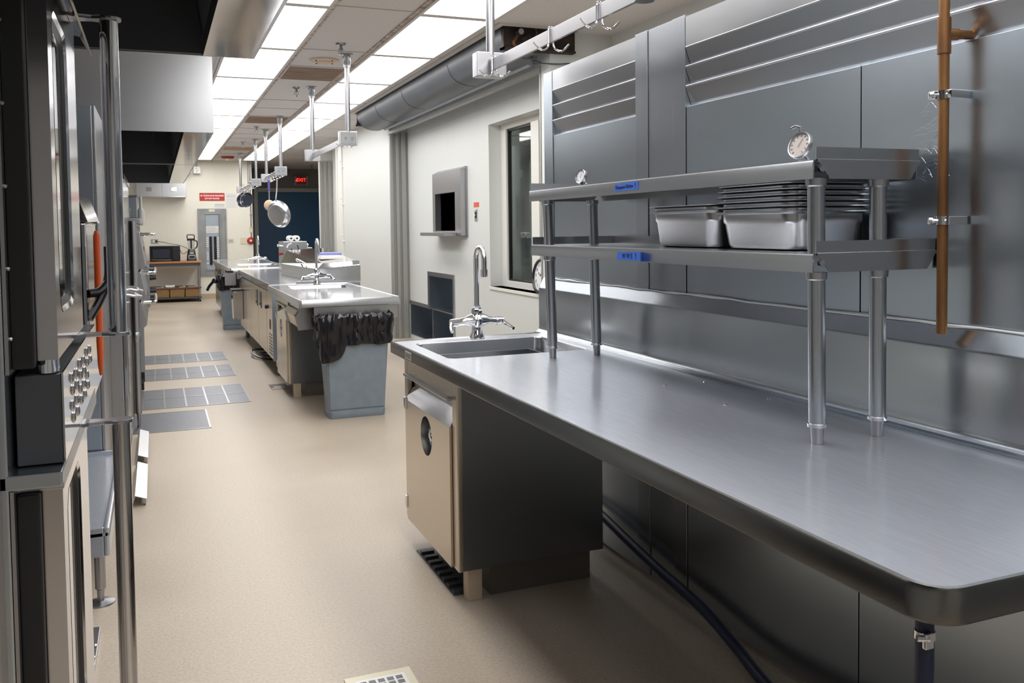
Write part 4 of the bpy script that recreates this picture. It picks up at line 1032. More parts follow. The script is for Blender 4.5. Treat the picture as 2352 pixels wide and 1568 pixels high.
# cable on floor
t = thing('power_cable', 'black cable coiled on the floor under the refrigerated prep table', 'cable', (1.2, 10.2, .01))
part('loop', MB().tube(curve([(1.5, 10.6, .015), (1.25, 10.75, .03), (1.02, 10.6, .06), (.99, 10.35, .04), (1.08, 10.1, .02), (1.3, 10.0, .015), (1.5, 10.1, .015)], 6), .012, 8), 'black', t)
part('inner_loop', MB().tube(curve([(1.5, 10.5, .013), (1.2, 10.55, .02), (1.06, 10.4, .05), (1.15, 10.2, .03), (1.5, 10.3, .013)], 6), .010, 8), 'black', t)
t = thing('floor_sink', 'small sunken floor drain box beside the near island cabinet', 'drain', (1.0, 8.35, 0))
part('recess', MB().box(.94, 8.2, .0, 1.09, 8.45, .004), 'black_metal', t)
part('rim', MB().box(.94, 8.18, .0, 1.09, 8.24, .006).box(.97, 8.25, .004, 1.07, 8.32, .007), 'base', t)

# trench covers
for (a0, b0, a1, b1), seams, lab in (((-.20, 6.80, .33, 7.50), 0, 'plain steel trench cover in the floor nearest the camera'), ((-.20, 7.70, .70, 8.60), 5, 'gridded steel trench cover in the floor, second from the camera'), ((-.25, 9.17, .70, 9.92), 6, 'gridded steel trench cover in the floor, third from the camera'), ((-.25, 10.33, .70, 11.02), 6, 'gridded steel trench cover in the floor, farthest from the camera')):
    t = thing('trench_cover', lab, 'floor cover', ((a0+a1)/2, (b0+b1)/2, 0), 'steel trench covers in the floor')
    part('plate', MB().box(a0, b0, 0, a1, b1, .003), 'grate', t)
    part('edge_frame', MB().box(a1, b0-.01, 0, a1+.012, b1, .0045).box(a0, b1, 0, a1+.012, b1+.012, .0045).box(a0, b0-.012, 0, a1+.012, b0, .0045), 'alu', t)
    for i in range(1, seams+1):
        x = a1-(a1-a0)*i/(seams+.4); part('rib', MB().box(x-.007, b0, .003, x+.007, b1, .0052), 'alu', t)
    if seams: part('cross_rib', MB().box(a0, (b0+b1)/2-.007, .003, a1, (b0+b1)/2+.007, .0050), 'alu', t)

# bins with liners
def slim_bin(loc, lab, seed, tail=False, hangs=None):
    x, y, z = loc; random.seed(seed)
    t = thing('trash_bin', lab, 'bin', loc, 'grey slim bins with black liners')
    W_, D_, hh = .52, .29, .76; w0, d0 = .43, .215
    def rl(w, d, zz, r=.03): return lp3([(x+px, y+py) for px, py in rrect(-w/2, -d/2, w/2, d/2, r, 4)], zz)
    def sz(zz): f = zz/hh; return w0+(W_-w0)*f, d0+(D_-d0)*f
    lo = []
    for zz, e in ((.0, -.004), (.006, 0), (.055, 0), (.060, -.006), (.072, -.006)):
        w, d = sz(zz); lo.append(rl(w+e, d+e, zz))
    for zz in (.3, .5, .7): w, d = sz(zz); lo.append(rl(w-.006, d-.006, zz))
    lo += [rl(W_, D_, .70), rl(W_+.02, D_+.02, .74), rl(W_+.02, D_+.02, .76), rl(W_-.005, D_-.005, .76)]
    w, d = sz(.1); lo += [rl(W_-.015, D_-.015, .70), rl(w-.014, d-.014, .1), rl(w-.03, d-.03, .012)]
    part('bin_body', MB().loft(lo), 'grey_plastic', t)
    mbp = MB(); w, d = sz(.4)
    mbp.prism([(x-w/2+.03, .075), (x+w/2-.03, .075), (x+W_/2-.035, .68), (x-W_/2+.035, .68)], 1, 0, .004)
    # lean the raised panel onto the tapered front face
    for v in mbp.bm.verts: v.co.y = y-(sz(v.co.z)[1]/2-.002)-(.008 if v.co.y < .002 else 0)
    part('front_panel', mbp, 'grey_plastic', t)
    # liner: gathered folds over the rim
    n = 120; L_ = []
    raw = rrect(-W_/2-.014, -D_/2-.014, W_/2+.014, D_/2+.014, .04, 8); base = []
    per = [(Vector(raw[i-1])-Vector(raw[i])).length for i in range(len(raw))]; tot = sum(per); K = 260
    acc = 0; i = 0
    for k in range(K):                                              # even spacing round the rim
        dd = tot*k/K
        while acc+per[(i+1) % len(raw)] < dd: acc += per[(i+1) % len(raw)]; i += 1
        a_, b_ = Vector(raw[i % len(raw)]), Vector(raw[(i+1) % len(raw)])
        base.append(tuple(a_.lerp(b_, (dd-acc)/max(per[(i+1) % len(raw)], 1e-6))))
    n = len(base); ph = [random.uniform(0, 6.28) for _ in range(12)]
    def wig(i, k): return .010*math.sin(9*2*PI*i/n+ph[k])+.010*math.sin(19*2*PI*i/n+ph[k+1])+.008*math.sin(33*2*PI*i/n+ph[k+2])
    levels = [(-.02, .58, .2), (.0, .70, .5), (.012, .775, .8), (.0, .80, 1.), (-.03, .785, .8), (-.045, .70, .3), (-.06, .5, .1)] if False else None
    prof = [(.006, .0, .35), (.012, .03, 1.), (.004, .07, .9), (.014, .11, 1.2), (.022, .15, 1.1), (.016, .185, .8), (-.004, .198, .8), (-.022, .185, .6), (-.03, .10, .3)]
    for k, (dx, up, am) in enumerate(prof):
        ring = []
        for i, (px, py) in enumerate(base):
            nn = Vector((px, py, 0)).normalized(); low = .575-.022*px/.27-.012*math.sin(2*PI*i/n*3+ph[9])-.010*math.sin(2*PI*i/n*7+ph[8])
            if hangs: low -= .17*max(0, math.cos(min(PI/2, abs(math.atan2(py, px)-hangs)*3.4)))**.7
            zz = low+(.80-low)*up/.198 if up < .198 else .80
            zz += wig(i, (k*2) % 9)*(.55 if k > 0 else .12)
            q = Vector((px, py, 0))+nn*(dx+wig(i, (k*3+1) % 9)*am*.55)
            ring.append((x+q.x, y+q.y, zz))
        L_.append(ring)
    ln = part('liner', MB().loft(L_, False, False), 'bag', t)
    if tail:
        part('liner_knot', MB().sphere((x-W_/2-.05, y-.05, .72), .045, 1.2, .8, .9, 12).tube(curve([(x-W_/2-.08, y-.06, .71), (x-W_/2-.14, y-.07, .64), (x-W_/2-.17, y-.08, .58)], 4), .02, 8, rs=None), 'bag', t)
    return t
slim_bin((1.405, 6.80, 0), 'grey slim bin with a black liner in front of the island sink worktop', 4, hangs=-2.55)
slim_bin((1.10, 13.55, 0), 'farther grey slim bin with a knotted black liner beside the far island worktop', 9, True)
# ================================================================== BACK WALL
yb = YB
t = thing('electrical_panel', 'open grey electrical breaker panel on the back wall', 'electrical panel', (1.13, yb, .48))
part('frame', MB().grid_wall(1, yb-.035, yb-.001, [.845, 1.43], [.48, 1.92], [(1.0, .61, 1.275, 1.815)]), 'grey_paint', t)
part('inner_cover', MB().box(1.005, yb-.020, .615, 1.27, yb-.001, 1.81), 'bluegrey', t)
part('edge_lip', MB().box(.995, yb-.045, 1.81, 1.285, yb-.034, 1.825).box(.99, yb-.045, .595, 1.29, yb-.034, .612), 'alu', t)
dr = part('door', MB().box(1.29, yb-.075, .62, 1.31, yb-.036, 1.81).box(1.31, yb-.055, .70, 1.40, yb-.036, 1.80, .004), 'grey_paint', t)
part('name_tag', MB().box(1.075, yb-.040, 1.855, 1.195, yb-.0352, 1.905), 'ivory', t)
part('directory_card', MB().box(1.01, yb-.024, 1.40, 1.265, yb-.0202, 1.545), 'paper', t)
cl = MB()
for i in range(6): cl.box(1.025, yb-.0255, 1.42+i*.02, 1.25-(i % 3)*.03, yb-.0242, 1.425+i*.02)
part('card_print', cl, 'print', t)
for x in (1.07, 1.16):
    s = part('breaker_strip', MB().box(x, yb-.035, .715, x+.055, yb-.0202, 1.325, .002), 'black', t)
    for i in range(12): part('breaker_toggle', MB().box(x+(.006 if x < 1.1 else .030), yb-.042, .735+i*.05, x+(.024 if x < 1.1 else .048), yb-.035, .757+i*.05), 'black_gloss', s)
for x in (1.008, 1.225):
    for i in range(13):
        if (x < 1.1 and i in (1, 6, 7)) or (x > 1.1 and i < 3): continue
        part('circuit_label', MB().box(x, yb-.0225, .74+i*.045, x+.045, yb-.0202, .766+i*.045), 'white', t)
t = thing('clearance_sign', 'red sign with white capital lettering above the electrical panel', 'sign', (1.15, yb, 2.17))
part('sign_plate', MB().box(.895, yb-.008, 2.09, 1.405, yb-.001, 2.257), 'red', t)
part('lettering', text_mesh('36" CLEARANCE REQUIRED', .0395, facing((1.15, yb-.0085, 2.198), (1, 0, 0), (0, 0, 1)), offset=.0018), 'signtext', t)
part('lettering', text_mesh('DO NOT BLOCK', .0395, facing((1.15, yb-.0085, 2.138), (1, 0, 0), (0, 0, 1)), offset=.0018), 'signtext', t)
part('scuff_mark', MB().tube(curve([(.985, yb-.0088, 2.25), (1.0, yb-.0088, 2.215), (.97, yb-.0088, 2.18)], 4), .003, 6).tube(curve([(1.045, yb-.0088, 2.255), (1.03, yb-.0088, 2.20), (1.04, yb-.0088, 2.16)], 4), .003, 6), 'beige', t)
def notice(x0, z0, x1, z1, lab, lines, dark):
    t = thing('paper_notice', lab, 'notice', ((x0+x1)/2, yb, (z0+z1)/2))
    part('sheet', MB().box(x0, yb-.004, z0, x1, yb-.001, z1), 'paper', t)
    q = MB(); n = lines
    for i in range(n):
        z = z1-.02-(z1-z0-.03)*i/n; q.box(x0+.015, yb-.0052, z-.006, x1-.015-(i % 3)*.03*(x1-x0), yb-.0042, z-(.002 if i != dark else -.006))
    part('printed_lines', q, 'print', t)
notice(1.428, 1.948, 1.66, 2.258, 'large white paper notice taped right of the red sign', 11, 2)
notice(1.185, 1.942, 1.41, 2.03, 'small white paper notice below the red sign', 4, 0)
# wall cabinets (exhaust end boxes)
t = thing('wall_cabinet', 'pair of stainless wall cabinets below the far end of the hood', 'wall cabinet', (.19, yb-.3, 2.14))
part('carcass', MB().box(-.34, yb-.36, 2.145, .62, yb-.001, 2.62, .004), 'steel', t)
for x0, x1 in ((-.335, .14), (.15, .615)):
    d = part('door', MB().box(x0, yb-.375, 2.155, x1, yb-.361, 2.60, .003), 'steel', t)
    xm = (x0+x1)/2
    part('pull', MB().box(xm-.055, yb-.385, 2.27, xm+.055, yb-.375, 2.285, .002).box(xm-.055, yb-.385, 2.35, xm+.055, yb-.375, 2.365, .002).box(xm-.05, yb-.379, 2.285, xm+.05, yb-.3755, 2.35), 'chrome', d)
    part('bottom_bar', MB().box(x0+.01, yb-.388, 2.150, x1-.01, yb-.3755, 2.170, .003), 'chrome', d)
# small electrics
def wallplate(name, lab, cat, x0, z0, x1, z1, m, bits):
    t = thing(name, lab, cat, ((x0+x1)/2, yb, (z0+z1)/2))
    part('plate', MB().box(x0, yb-.010, z0, x1, yb-.001, z1, .002), m, t)
    for nm, bx, mm in bits: part(nm, MB().box(bx[0], yb-.016, bx[1], bx[2], yb-.010, bx[3], .001), mm, t)
    return t
wallplate('wall_outlet', 'grey wall outlet above the microwave with the black plug in it', 'outlet', -.087, 1.195, .047, 1.285, 'alu', [('socket', (-.055, 1.215, -.015, 1.265), 'white'), ('plug', (-.010, 1.22, .025, 1.26), 'black')])
wallplate('wall_outlet', 'ivory wall outlet between the electrical panel and the triple switch', 'outlet', 1.45, 1.19, 1.575, 1.275, 'ivory', [('socket', (1.475, 1.215, 1.51, 1.25), 'print'), ('socket', (1.52, 1.215, 1.55, 1.25), 'print')])
wallplate('light_switch', 'ivory triple light switch left of the red alarm bell', 'switch', 1.71, 1.15, 1.89, 1.29, 'ivory', [('toggle', (1.735, 1.20, 1.75, 1.24), 'white'), ('toggle', (1.795, 1.20, 1.81, 1.24), 'white'), ('toggle', (1.85, 1.20, 1.865, 1.24), 'white')])
wallplate('wall_tag', 'ivory box hung on the conduit above the red alarm bell', 'wall box', 1.90, 1.40, 1.97, 1.53, 'ivory', [('button', (1.92, 1.49, 1.945, 1.51), 'beige')])
wallplate('thermostat', 'small ivory thermostat high on the back wall behind the farthest rail', 'thermostat', 1.765, 2.36, 1.84, 2.46, 'ivory', [('vent', (1.78, 2.375, 1.825, 2.385), 'print')])
t = thing('alarm_bell', 'round red alarm bell on the back wall left of the blue door', 'alarm bell', (1.925, yb, 1.22))
R3 = Matrix.Rotation(PI/2, 3, 'X')
part('bell_gong', MB().lathe([(0, .062), (.05, .058), (.075, .03), (.08, .001)], (1.925, yb, 1.22), 28, R3), 'redp', t)
part('centre_cap', MB().lathe([(0, .075), (.022, .072), (.026, .058)], (1.925, yb, 1.22), 16, R3), 'white', t)
t = thing('conduit', 'thin steel conduit running down the back wall corner to the ivory box', 'conduit', (1.935, yb, 2.2))
part('pipe', MB().cyl((1.94, yb-.018, 1.53), (1.94, yb-.018, 2.94), .011, seg=10).cyl((1.94, yb-.018, 1.30), (1.94, yb-.018, 1.40), .011, seg=10).cyl((1.90, yb-.012, 2.0), (1.90, yb-.012, 2.94), .008, seg=8), 'alu', t)
for z in (1.8, 2.5): part('strap', MB().box(1.915, yb-.032, z-.012, 1.965, yb-.001, z+.012, .002), 'alu', t)
t = thing('junction_box', 'square pale junction box hung under the ceiling at the hood end', 'junction box', (.85, yb-.08, 2.66))
part('box_body', MB().box(.785, yb-.12, 2.665, .925, yb-.04, 2.81, .004), 'white', t)
part('knockouts', MB().cyl((.84, yb-.125, 2.77), (.84, yb-.12, 2.77), .012, seg=8).cyl((.865, yb-.125, 2.73), (.865, yb-.12, 2.73), .012, seg=8).cyl((.85, yb-.125, 2.70), (.85, yb-.12, 2.70), .012, seg=8), 'print', t)
part('drop_pipe', MB().cyl((.845, yb-.08, 2.81), (.845, yb-.08, H), .010, seg=8), 'alu', t)
t = thing('hood_lamp', 'small white lamp bulb at the far end of the long hood', 'lamp', (.71, yb-.2, 2.7))
part('bulb', MB().sphere((.70, yb-.2, 2.71), .05, 1, 1, 1.1), 'white', t); part('lamp_arm', MB().cyl((.70, yb-.2, 2.76), (.70, yb-.2, H), .012, seg=8), 'alu', t)
# exit sign
t = thing('exit_sign', 'lit red exit sign above the blue door', 'exit sign', (3.39, 22.36, 2.66))
part('sign_body', MB().box(3.215, 22.33, 2.545, 3.565, 22.395, 2.775, .006), 'grey_paint', t)
part('sign_face', MB().box(3.27, 22.322, 2.565, 3.51, 22.33, 2.765), 'redp', t)
part('exit_letters', text_mesh('EXIT', .112, facing((3.387, 22.3205, 2.675), (1, 0, 0), (0, 0, 1)), offset=.002), 'exit', t)
part('exit_arrow', MB().prism([(3.245, 2.665), (3.285, 2.70), (3.285, 2.63)], 1, 22.318, 22.322), 'exit', t)

# side table with microwave, blender, baskets
t = thing('side_table', 'wooden topped steel side table on casters against the back wall', 'table', (.35, 19.5, 0))
part('table_top', MB().box(-.30, 19.18, .795, .87, 20.0, .835, .006), 'wood', t)
part('apron', MB().box(-.25, 19.22, .735, .84, 19.26, .795, .003), 'black_metal', t)
for x, y in ((.82, 19.24), (.82, 19.94), (-.25, 19.24), (-.25, 19.94)):
    l = part('leg', MB().cyl((x, y, .09), (x, y, .735 if y < 19.5 else .795), .016, seg=12), 'alu', t)
    part('caster', MB().cyl((x-.015, y-.02, .042), (x+.015, y-.02, .042), .042, seg=18).box(x-.02, y-.03, .05, x+.02, y+.02, .09, .004), 'black', l)
part('lower_shelf', MB().box(-.25, 19.21, .275, .85, 19.96, .295, .003), 'brownwood', t)
part('bottom_shelf', MB().box(-.25, 19.21, .07, .85, 19.96, .10, .003), 'black_metal', t)
for i, x0 in enumerate((-.05, .245, .54)):
    bk = thing('wicker_basket', ['leftmost', 'middle', 'rightmost'][i]+' wicker basket on the side table', 'basket', (x0+.14, 19.4, .10), 'wicker baskets under the side table')
    w_ = MB().box(x0, 19.23, .105, x0+.275, 19.242, .265, .004).box(x0, 19.60, .105, x0+.275, 19.612, .265, .004).box(x0, 19.242, .105, x0+.012, 19.60, .265, .004).box(x0+.263, 19.242, .105, x0+.275, 19.60, .265, .004).box(x0+.012, 19.242, .105, x0+.263, 19.60, .115)
    part('weave', w_, 'wicker', bk)
    part('rim', MB().tube([(x0, 19.232, .266), (x0+.275, 19.232, .266), (x0+.275, 19.61, .266), (x0, 19.61, .266)], .007, 6, True), 'brownwood', bk)
mb = MB().tube(curve([(.16, 19.30, .325), (.22, 19.30, .318), (.29, 19.30, .318), (.34, 19.30, .330)], 5), .028, 10); solo('folded_towel', mb, 'paper', 'white folded towel on the shelf above the wicker baskets', 'towel', (.25, 19.3, .296))
for i, (x, w) in enumerate(((-.02, .16), (.42, .12), (.60, .2))):
    solo('kitchen_tool', MB().box(x, 19.26, .296, x+w, 19.34, .31, .004).box(x+w*.6, 19.25, .31, x+w, 19.36, .325, .004), ['print', 'beige', 'print'][i], ['grey', 'beige', 'dark grey'][i]+' utensil lying on the shelf above the '+['leftmost', 'middle', 'rightmost'][i]+' wicker basket', 'utensil', (x+w/2, 19.3, .296))
t = thing('microwave', 'black microwave oven on the wooden topped side table', 'microwave', (.15, 19.5, .836))
part('case', MB().box(-.12, 19.25, .845, .46, 19.68, 1.15, .01), 'black', t)
d = part('door', MB().box(-.115, 19.235, .852, .315, 19.249, 1.143, .004), 'black_gloss', t)
part('door_window', MB().box(-.06, 19.231, .905, .26, 19.235, 1.085, .002), 'screen', d)
part('control_panel', MB().box(.32, 19.235, .852, .455, 19.249, 1.143, .004), 'black', t)
part('display', MB().box(.35, 19.232, 1.085, .43, 19.235, 1.115), 'screen', t)
kp = MB()
for i in range(4):
    for j in range(3): kp.box(.352+j*.028, 19.2325, .93+i*.032, .372+j*.028, 19.235, .95+i*.032)
part('keypad', kp, 'screen', t)
part('handle', MB().tube(curve([(-.09, 19.225, .875), (.1, 19.215, .868), (.29, 19.225, .865)], 4), .005, 6), 'chrome', d)
for x in (-.09, .43): part('foot', MB().cyl((x, 19.3, .835), (x, 19.3, .846), .015, seg=8).cyl((x, 19.6, .835), (x, 19.6, .846), .015, seg=8), 'black', t)
t = thing('blender', 'black countertop blender with a clear jug and tall lid handle, right of the microwave', 'blender', (.67, 19.4, .836))
part('base', MB().loft([lp3(rrect(.585, 19.31, .775, 19.49, .03), .837), lp3(rrect(.59, 19.315, .77, 19.485, .03), .90), lp3(rrect(.61, 19.335, .75, 19.465, .03), 1.06), lp3(rrect(.62, 19.345, .74, 19.455, .03), 1.075)]), 'black', t)
part('control_face', MB().box(.615, 19.306, .875, .755, 19.312, .955, .002), 'alu', t)
part('buttons', MB().box(.635, 19.303, .89, .735, 19.307, .935, .001), 'black', t)
part('badge_strip', MB().box(.65, 19.318, .985, .715, 19.330, 1.003, .002).box(.635, 19.335, 1.03, .725, 19.345, 1.05, .002), 'white', t)
part('jug', MB().loft([lp3(rrect(.625, 19.345, .735, 19.455, .025), 1.078), lp3(rrect(.605, 19.335, .750, 19.465, .03), 1.25), lp3(rrect(.608, 19.338, .747, 19.462, .03), 1.25), lp3(rrect(.628, 19.348, .732, 19.452, .022), 1.085)], False, True), 'jar', t)
part('blade_column', MB().cyl((.678, 19.40, 1.08), (.678, 19.40, 1.25), .016, seg=10), 'black', t)
part('jug_handle', MB().tube(curve([(.745, 19.40, 1.245), (.79, 19.40, 1.235), (.795, 19.40, 1.15), (.775, 19.40, 1.10), (.74, 19.40, 1.085)], 5), .012, 8), 'black', t)
part('lid', MB().loft([lp3(rrect(.60, 19.33, .755, 19.47, .03), 1.25), lp3(rrect(.60, 19.33, .755, 19.47, .03), 1.285), lp3(rrect(.62, 19.35, .735, 19.45, .03), 1.295)]), 'black', t)
part('lid_handle', MB().tube([(.608, 19.40, 1.29), (.600, 19.40, 1.355), (.615, 19.40, 1.372), (.735, 19.40, 1.365), (.745, 19.40, 1.352), (.742, 19.40, 1.29)], .010, 8), 'black', t)
t = thing('appliance_cord', 'black cord from the grey outlet to the blender base', 'cord', (.3, 19.9, 1.2))
part('cord_line', MB().tube(curve([(.008, yb-.03, 1.24), (.15, 19.98, 1.22), (.30, 19.85, 1.18), (.42, 19.72, 1.165), (.52, 19.6, 1.13), (.62, 19.50, 1.08)], 6), .0055, 6), 'black', t)
part('cord_loop', MB().tube(curve([(.465, 19.6, 1.06), (.50, 19.55, .99), (.55, 19.5, .985), (.60, 19.48, 1.03)], 6), .0055, 6), 'black', t)
# ================================================================== COOKING LINE ON THE LEFT
# exhaust hoods
def hood(lab, y0, y1, x1, z0, xin, walls_y=()):
    t = thing('exhaust_hood', lab, 'hood', ((XL+x1)/2, (y0+y1)/2, z0))
    s = MB().box(x1-.012, y0, z0, x1, y1, H-.002).box(XL+.002, y0, z0, x1-.012, y0+.012, H-.002).box(XL+.002, y1-.012, z0, x1-.012, y1, H-.002)
    part('shell', s, 'steel', t)
    part('rim_lip', MB().box(xin, y0+.012, z0, x1-.012, y1-.012, z0+.012).box(xin, y0+.012, z0+.012, xin+.008, y1-.012, z0+.07), 'polish', t)
    part('inner_slope', MB().prism([(xin, z0+.07), (xin+.004, z0+.07), (xin-.10, H-.06), (xin-.11, H-.06)], 1, y0+.014, y1-.014), 'black_metal', t)
    part('inner_ceiling', MB().box(XL+.01, y0+.014, H-.06, xin-.10, y1-.014, H-.04), 'black_metal', t)
    part('end_lining', MB().prism([(XL+.02, z0+.004), (xin-.004, z0+.004), (xin-.004, z0+.07), (xin-.11, H-.06), (XL+.02, H-.06)], 1, y1-.030, y1-.014), 'black_metal', t)
    fb = MB(); part('filter_bank', MB().prism([(XL+.02, z0+.10), (XL+.05, z0+.10), (-.35, H-.07), (-.38, H-.07)], 1, y0+.02, y1-.035), 'filter', t)
    return t
hood('near exhaust hood over the ovens, its dark underside at the top of the photo', -.6, 3.56, .372, 2.10, .185)
h2 = hood('long exhaust hood farther down the line, its steel end facing the camera', 6.29, 13.0, .384, 2.10, .195)
part('divider', MB().prism([(XL+.02, 2.11), (.19, 2.11), (.19, 2.17), (.09, H-.06), (XL+.02, H-.06)], 1, 9.36, 9.375), 'black_metal', h2)
part('divider_edge', MB().box(XL+.02, 9.352, 2.100, .372, 9.376, 2.112), 'alu', h2)
for y, z, x in ((7.6, 2.42, -.02), (7.75, 2.33, -.04), (8.0, 2.30, .0), (8.15, 2.24, .01)):
    part('fire_nozzle', MB().cyl((x, y, z+.08), (x-.02, y, z), .012, seg=8), 'chrome', h2)
part('nozzle_pipe', MB().tube(curve([(-.02, 7.4, 2.6), (-.01, 7.7, 2.5), (.01, 8.0, 2.4), (.01, 8.3, 2.32)], 5), .010, 8), 'black_metal', h2)

# double stack oven, nearest the camera
t = thing('double_oven', 'tall stainless double oven at the left edge, with long tube door handles', 'oven', (-.65, 2.1, 0))
part('body', MB().box(-1.12, 1.70, .12, -.242, 2.62, 1.95, .006), 'steel_dark', t)
part('body_trim', MB().box(-.262, 1.692, .12, -.255, 1.70, 1.95).box(-.242, 1.70, 1.20, -.236, 2.62, 1.95).box(-.242, 1.70, .12, -.236, 2.62, 1.00), 'alu', t)
for z in (1.80, 1.66, 1.52, 1.38, 1.26): part('rivet', MB().sphere((-.234, 1.715, z), .004, seg=8), 'alu', t)
part('door_seal', MB().box(-.236, 1.725, 1.205, -.200, 2.40, 1.92, .004), 'gasket', t)
part('door_seal', MB().box(-.236, 1.725, .14, -.200, 2.40, .985, .004), 'gasket', t)
def oven_door(z0, z1, gz0, gz1, hz0, hz1, top):
    ring_o = rrect(1.825, gz0, 2.118, gz1, .05, 6); ring_i = rrect(1.848, gz0+.023, 2.095, gz1-.023, .035, 6); ring_m = rrect(1.834, gz0+.009, 2.109, gz1-.009, .045, 6)
    dm = MB().plate_holes([(1.752, z0), (2.34, z0), (2.34, z1), (1.752, z1)], [ring_o], 0)
    bmesh.ops.solidify(dm.bm, geom=dm.bm.faces[:], thickness=.033)
    zz = [v.co.z for v in dm.bm.verts]; top_ = max(zz)
    dm.xf(Matrix(((0, 0, 1, -.166-top_), (1, 0, 0, 0), (0, 1, 0, 0), (0, 0, 0, 1))))
    d = part('door', dm, 'oven_face', t)
    def yz(pl, x): return [(x, a, b) for a, b in pl]
    part('window_frame', MB().loft([yz(ring_o, -.1655), yz(ring_m, -.170), yz(ring_m, -.172), yz(ring_o, -.168)], False, False), 'chrome', d)
    part('window_gasket', MB().loft([yz(ring_m, -.1702), yz(ring_i, -.1755), yz(ring_i, -.178), yz(ring_m, -.174)], False, False), 'gasket', d)
    part('window_glass', MB().prism(ring_i, 0, -.182, -.176), 'oven_glass', d)
    # tube handle with its flat eye brackets
    part('handle_tube', MB().cyl((-.085, 2.20, hz0), (-.085, 2.20, hz1), .0195, seg=28), 'polish', d)
    eye = [(-.166, 2.165), (-.150, 2.18), (-.118, 2.186)] + [(-.085+.027*math.cos(a), 2.20+.027*math.sin(a)) for a in [-2.2+4.4*i/10 for i in range(11)]] + [(-.118, 2.214), (-.150, 2.222), (-.166, 2.24)]
    for z in ((hz0, hz1) if top else (hz1,)): part('handle_bracket', MB().prism(eye, 2, z-.004, z+.004, .0015), 'alu', d)
    return d
oven_door(1.215, 1.93, 1.29, 1.855, 1.21, 1.918, True)
oven_door(.14, .985, .22, .955, .30, 1.010, False)
part('hinge_pin', MB().cyl((-.183, 1.768, 1.192), (-.183, 1.768, 1.216), .017, seg=18), 'chrome', t)
part('visor', MB().prism([(-.236, 1.975), (-.160, 1.960), (-.138, 1.895), (-.142, 1.893), (-.166, 1.94), (-.236, 1.955)], 1, 1.70, 2.53), 'polish', t)
cp = part('control_box', MB().box(-.236, 1.752, 1.03, -.162, 2.66, 1.19, .003), 'black_metal', t)
part('control_fascia', MB().box(-.162, 1.750, 1.032, -.159, 2.66, 1.192), 'polish', t)
for i in range(6):
    for j in range(4):
        if i == 5 and j > 1: continue
        part('vent_louver', MB().sphere((-.159, 1.90+.10*i+.02*(j % 2), 1.160-.027*j-(.006 if i % 2 else 0)), .010, .5, .36, 1.2, 12), 'polish', t)
part('step_ledge', MB().box(-1.12, 1.70, 1.0, -.161, 2.60, 1.028, .004), 'steel_dark', t)
part('step_face', MB().box(-.30, 1.742, .985, -.163, 2.60, 1.0, .002), 'steel', t)
for y in (1.78, 2.52): part('leg', MB().cyl((-.32, y, 0), (-.32, y, .12), .025, seg=14).cyl((-1.04, y, 0), (-1.04, y, .12), .025, seg=14), 'alu', t)
t = thing('floor_plate', 'perforated steel plate lying on the floor behind the double oven door', 'plate', (-.36, 3.05, 0))
part('plate', MB().box(-.50, 2.66, .0, -.222, 3.45, .028, .002), 'steel', t)
for i in range(4): part('dimple', MB().sphere((-.232, 3.02+.09*i, .030), .010, 1, 1, .5, 10), 'alu', t)
part('hole', MB().cyl((-.25, 3.25, .0275), (-.25, 3.25, .0288), .014, seg=14), 'black', t)

# second cooker with mirror front (steamer)
t = thing('steamer_cabinet', 'polished steamer cabinet with a black bracket handle, behind the double oven', 'steamer', (-.6, 2.95, 0))
part('cabinet_body', MB().box(-1.10, 2.70, .86, -.20, 3.28, 1.50, .008), 'steel', t)
part('pedestal', MB().box(-1.0, 2.75, 0, -.45, 3.2, .86), 'steel_dark', t)
d = part('door', MB().box(-.199, 2.705, .95, -.178, 3.26, 1.47, .010), 'polish', t)
part('hood_lip', MB().prism([(-.24, 1.555), (-.20, 1.55), (-.172, 1.47), (-.178, 1.468), (-.24, 1.50)], 1, 2.70, 3.28), 'polish', t)
part('vent_knob', MB().cyl((-.26, 2.95, 1.54), (-.26, 2.95, 1.59), .016, seg=12), 'black', t)
part('bracket_handle', MB().tube(curve([(-.178, 2.72, 1.27), (-.150, 2.74, 1.275), (-.128, 2.76, 1.31), (-.126, 2.76, 1.40)], 6), .012, 10, rs=None).tube(curve([(-.178, 2.72, 1.20), (-.155, 2.74, 1.24), (-.135, 2.755, 1.285)], 5), .012, 10), 'black', d)
t = thing('orange_paddle', 'long orange silicone paddle hanging down the front of the polished steamer', 'paddle', (-.155, 2.85, 1.2))
bl = []
for z, w, th in ((1.02, .004, .004), (1.05, .012, .008), (1.12, .014, .010), (1.25, .012, .010), (1.38, .012, .010), (1.43, .013, .010), (1.445, .008, .006)):
    bl.append([(-.160+th*math.cos(a), 2.86+w*math.sin(a)*1.8, z) for a in [2*PI*i/14 for i in range(14)]])
part('blade', MB().loft(bl), 'orange', t)
part('hanging_wire', MB().cyl((-.160, 2.86, 1.44), (-.160, 2.86, 1.472), .003, seg=6).cyl((-.160, 2.86, 1.468), (-.18, 2.86, 1.468), .003, seg=6), 'chrome', t)

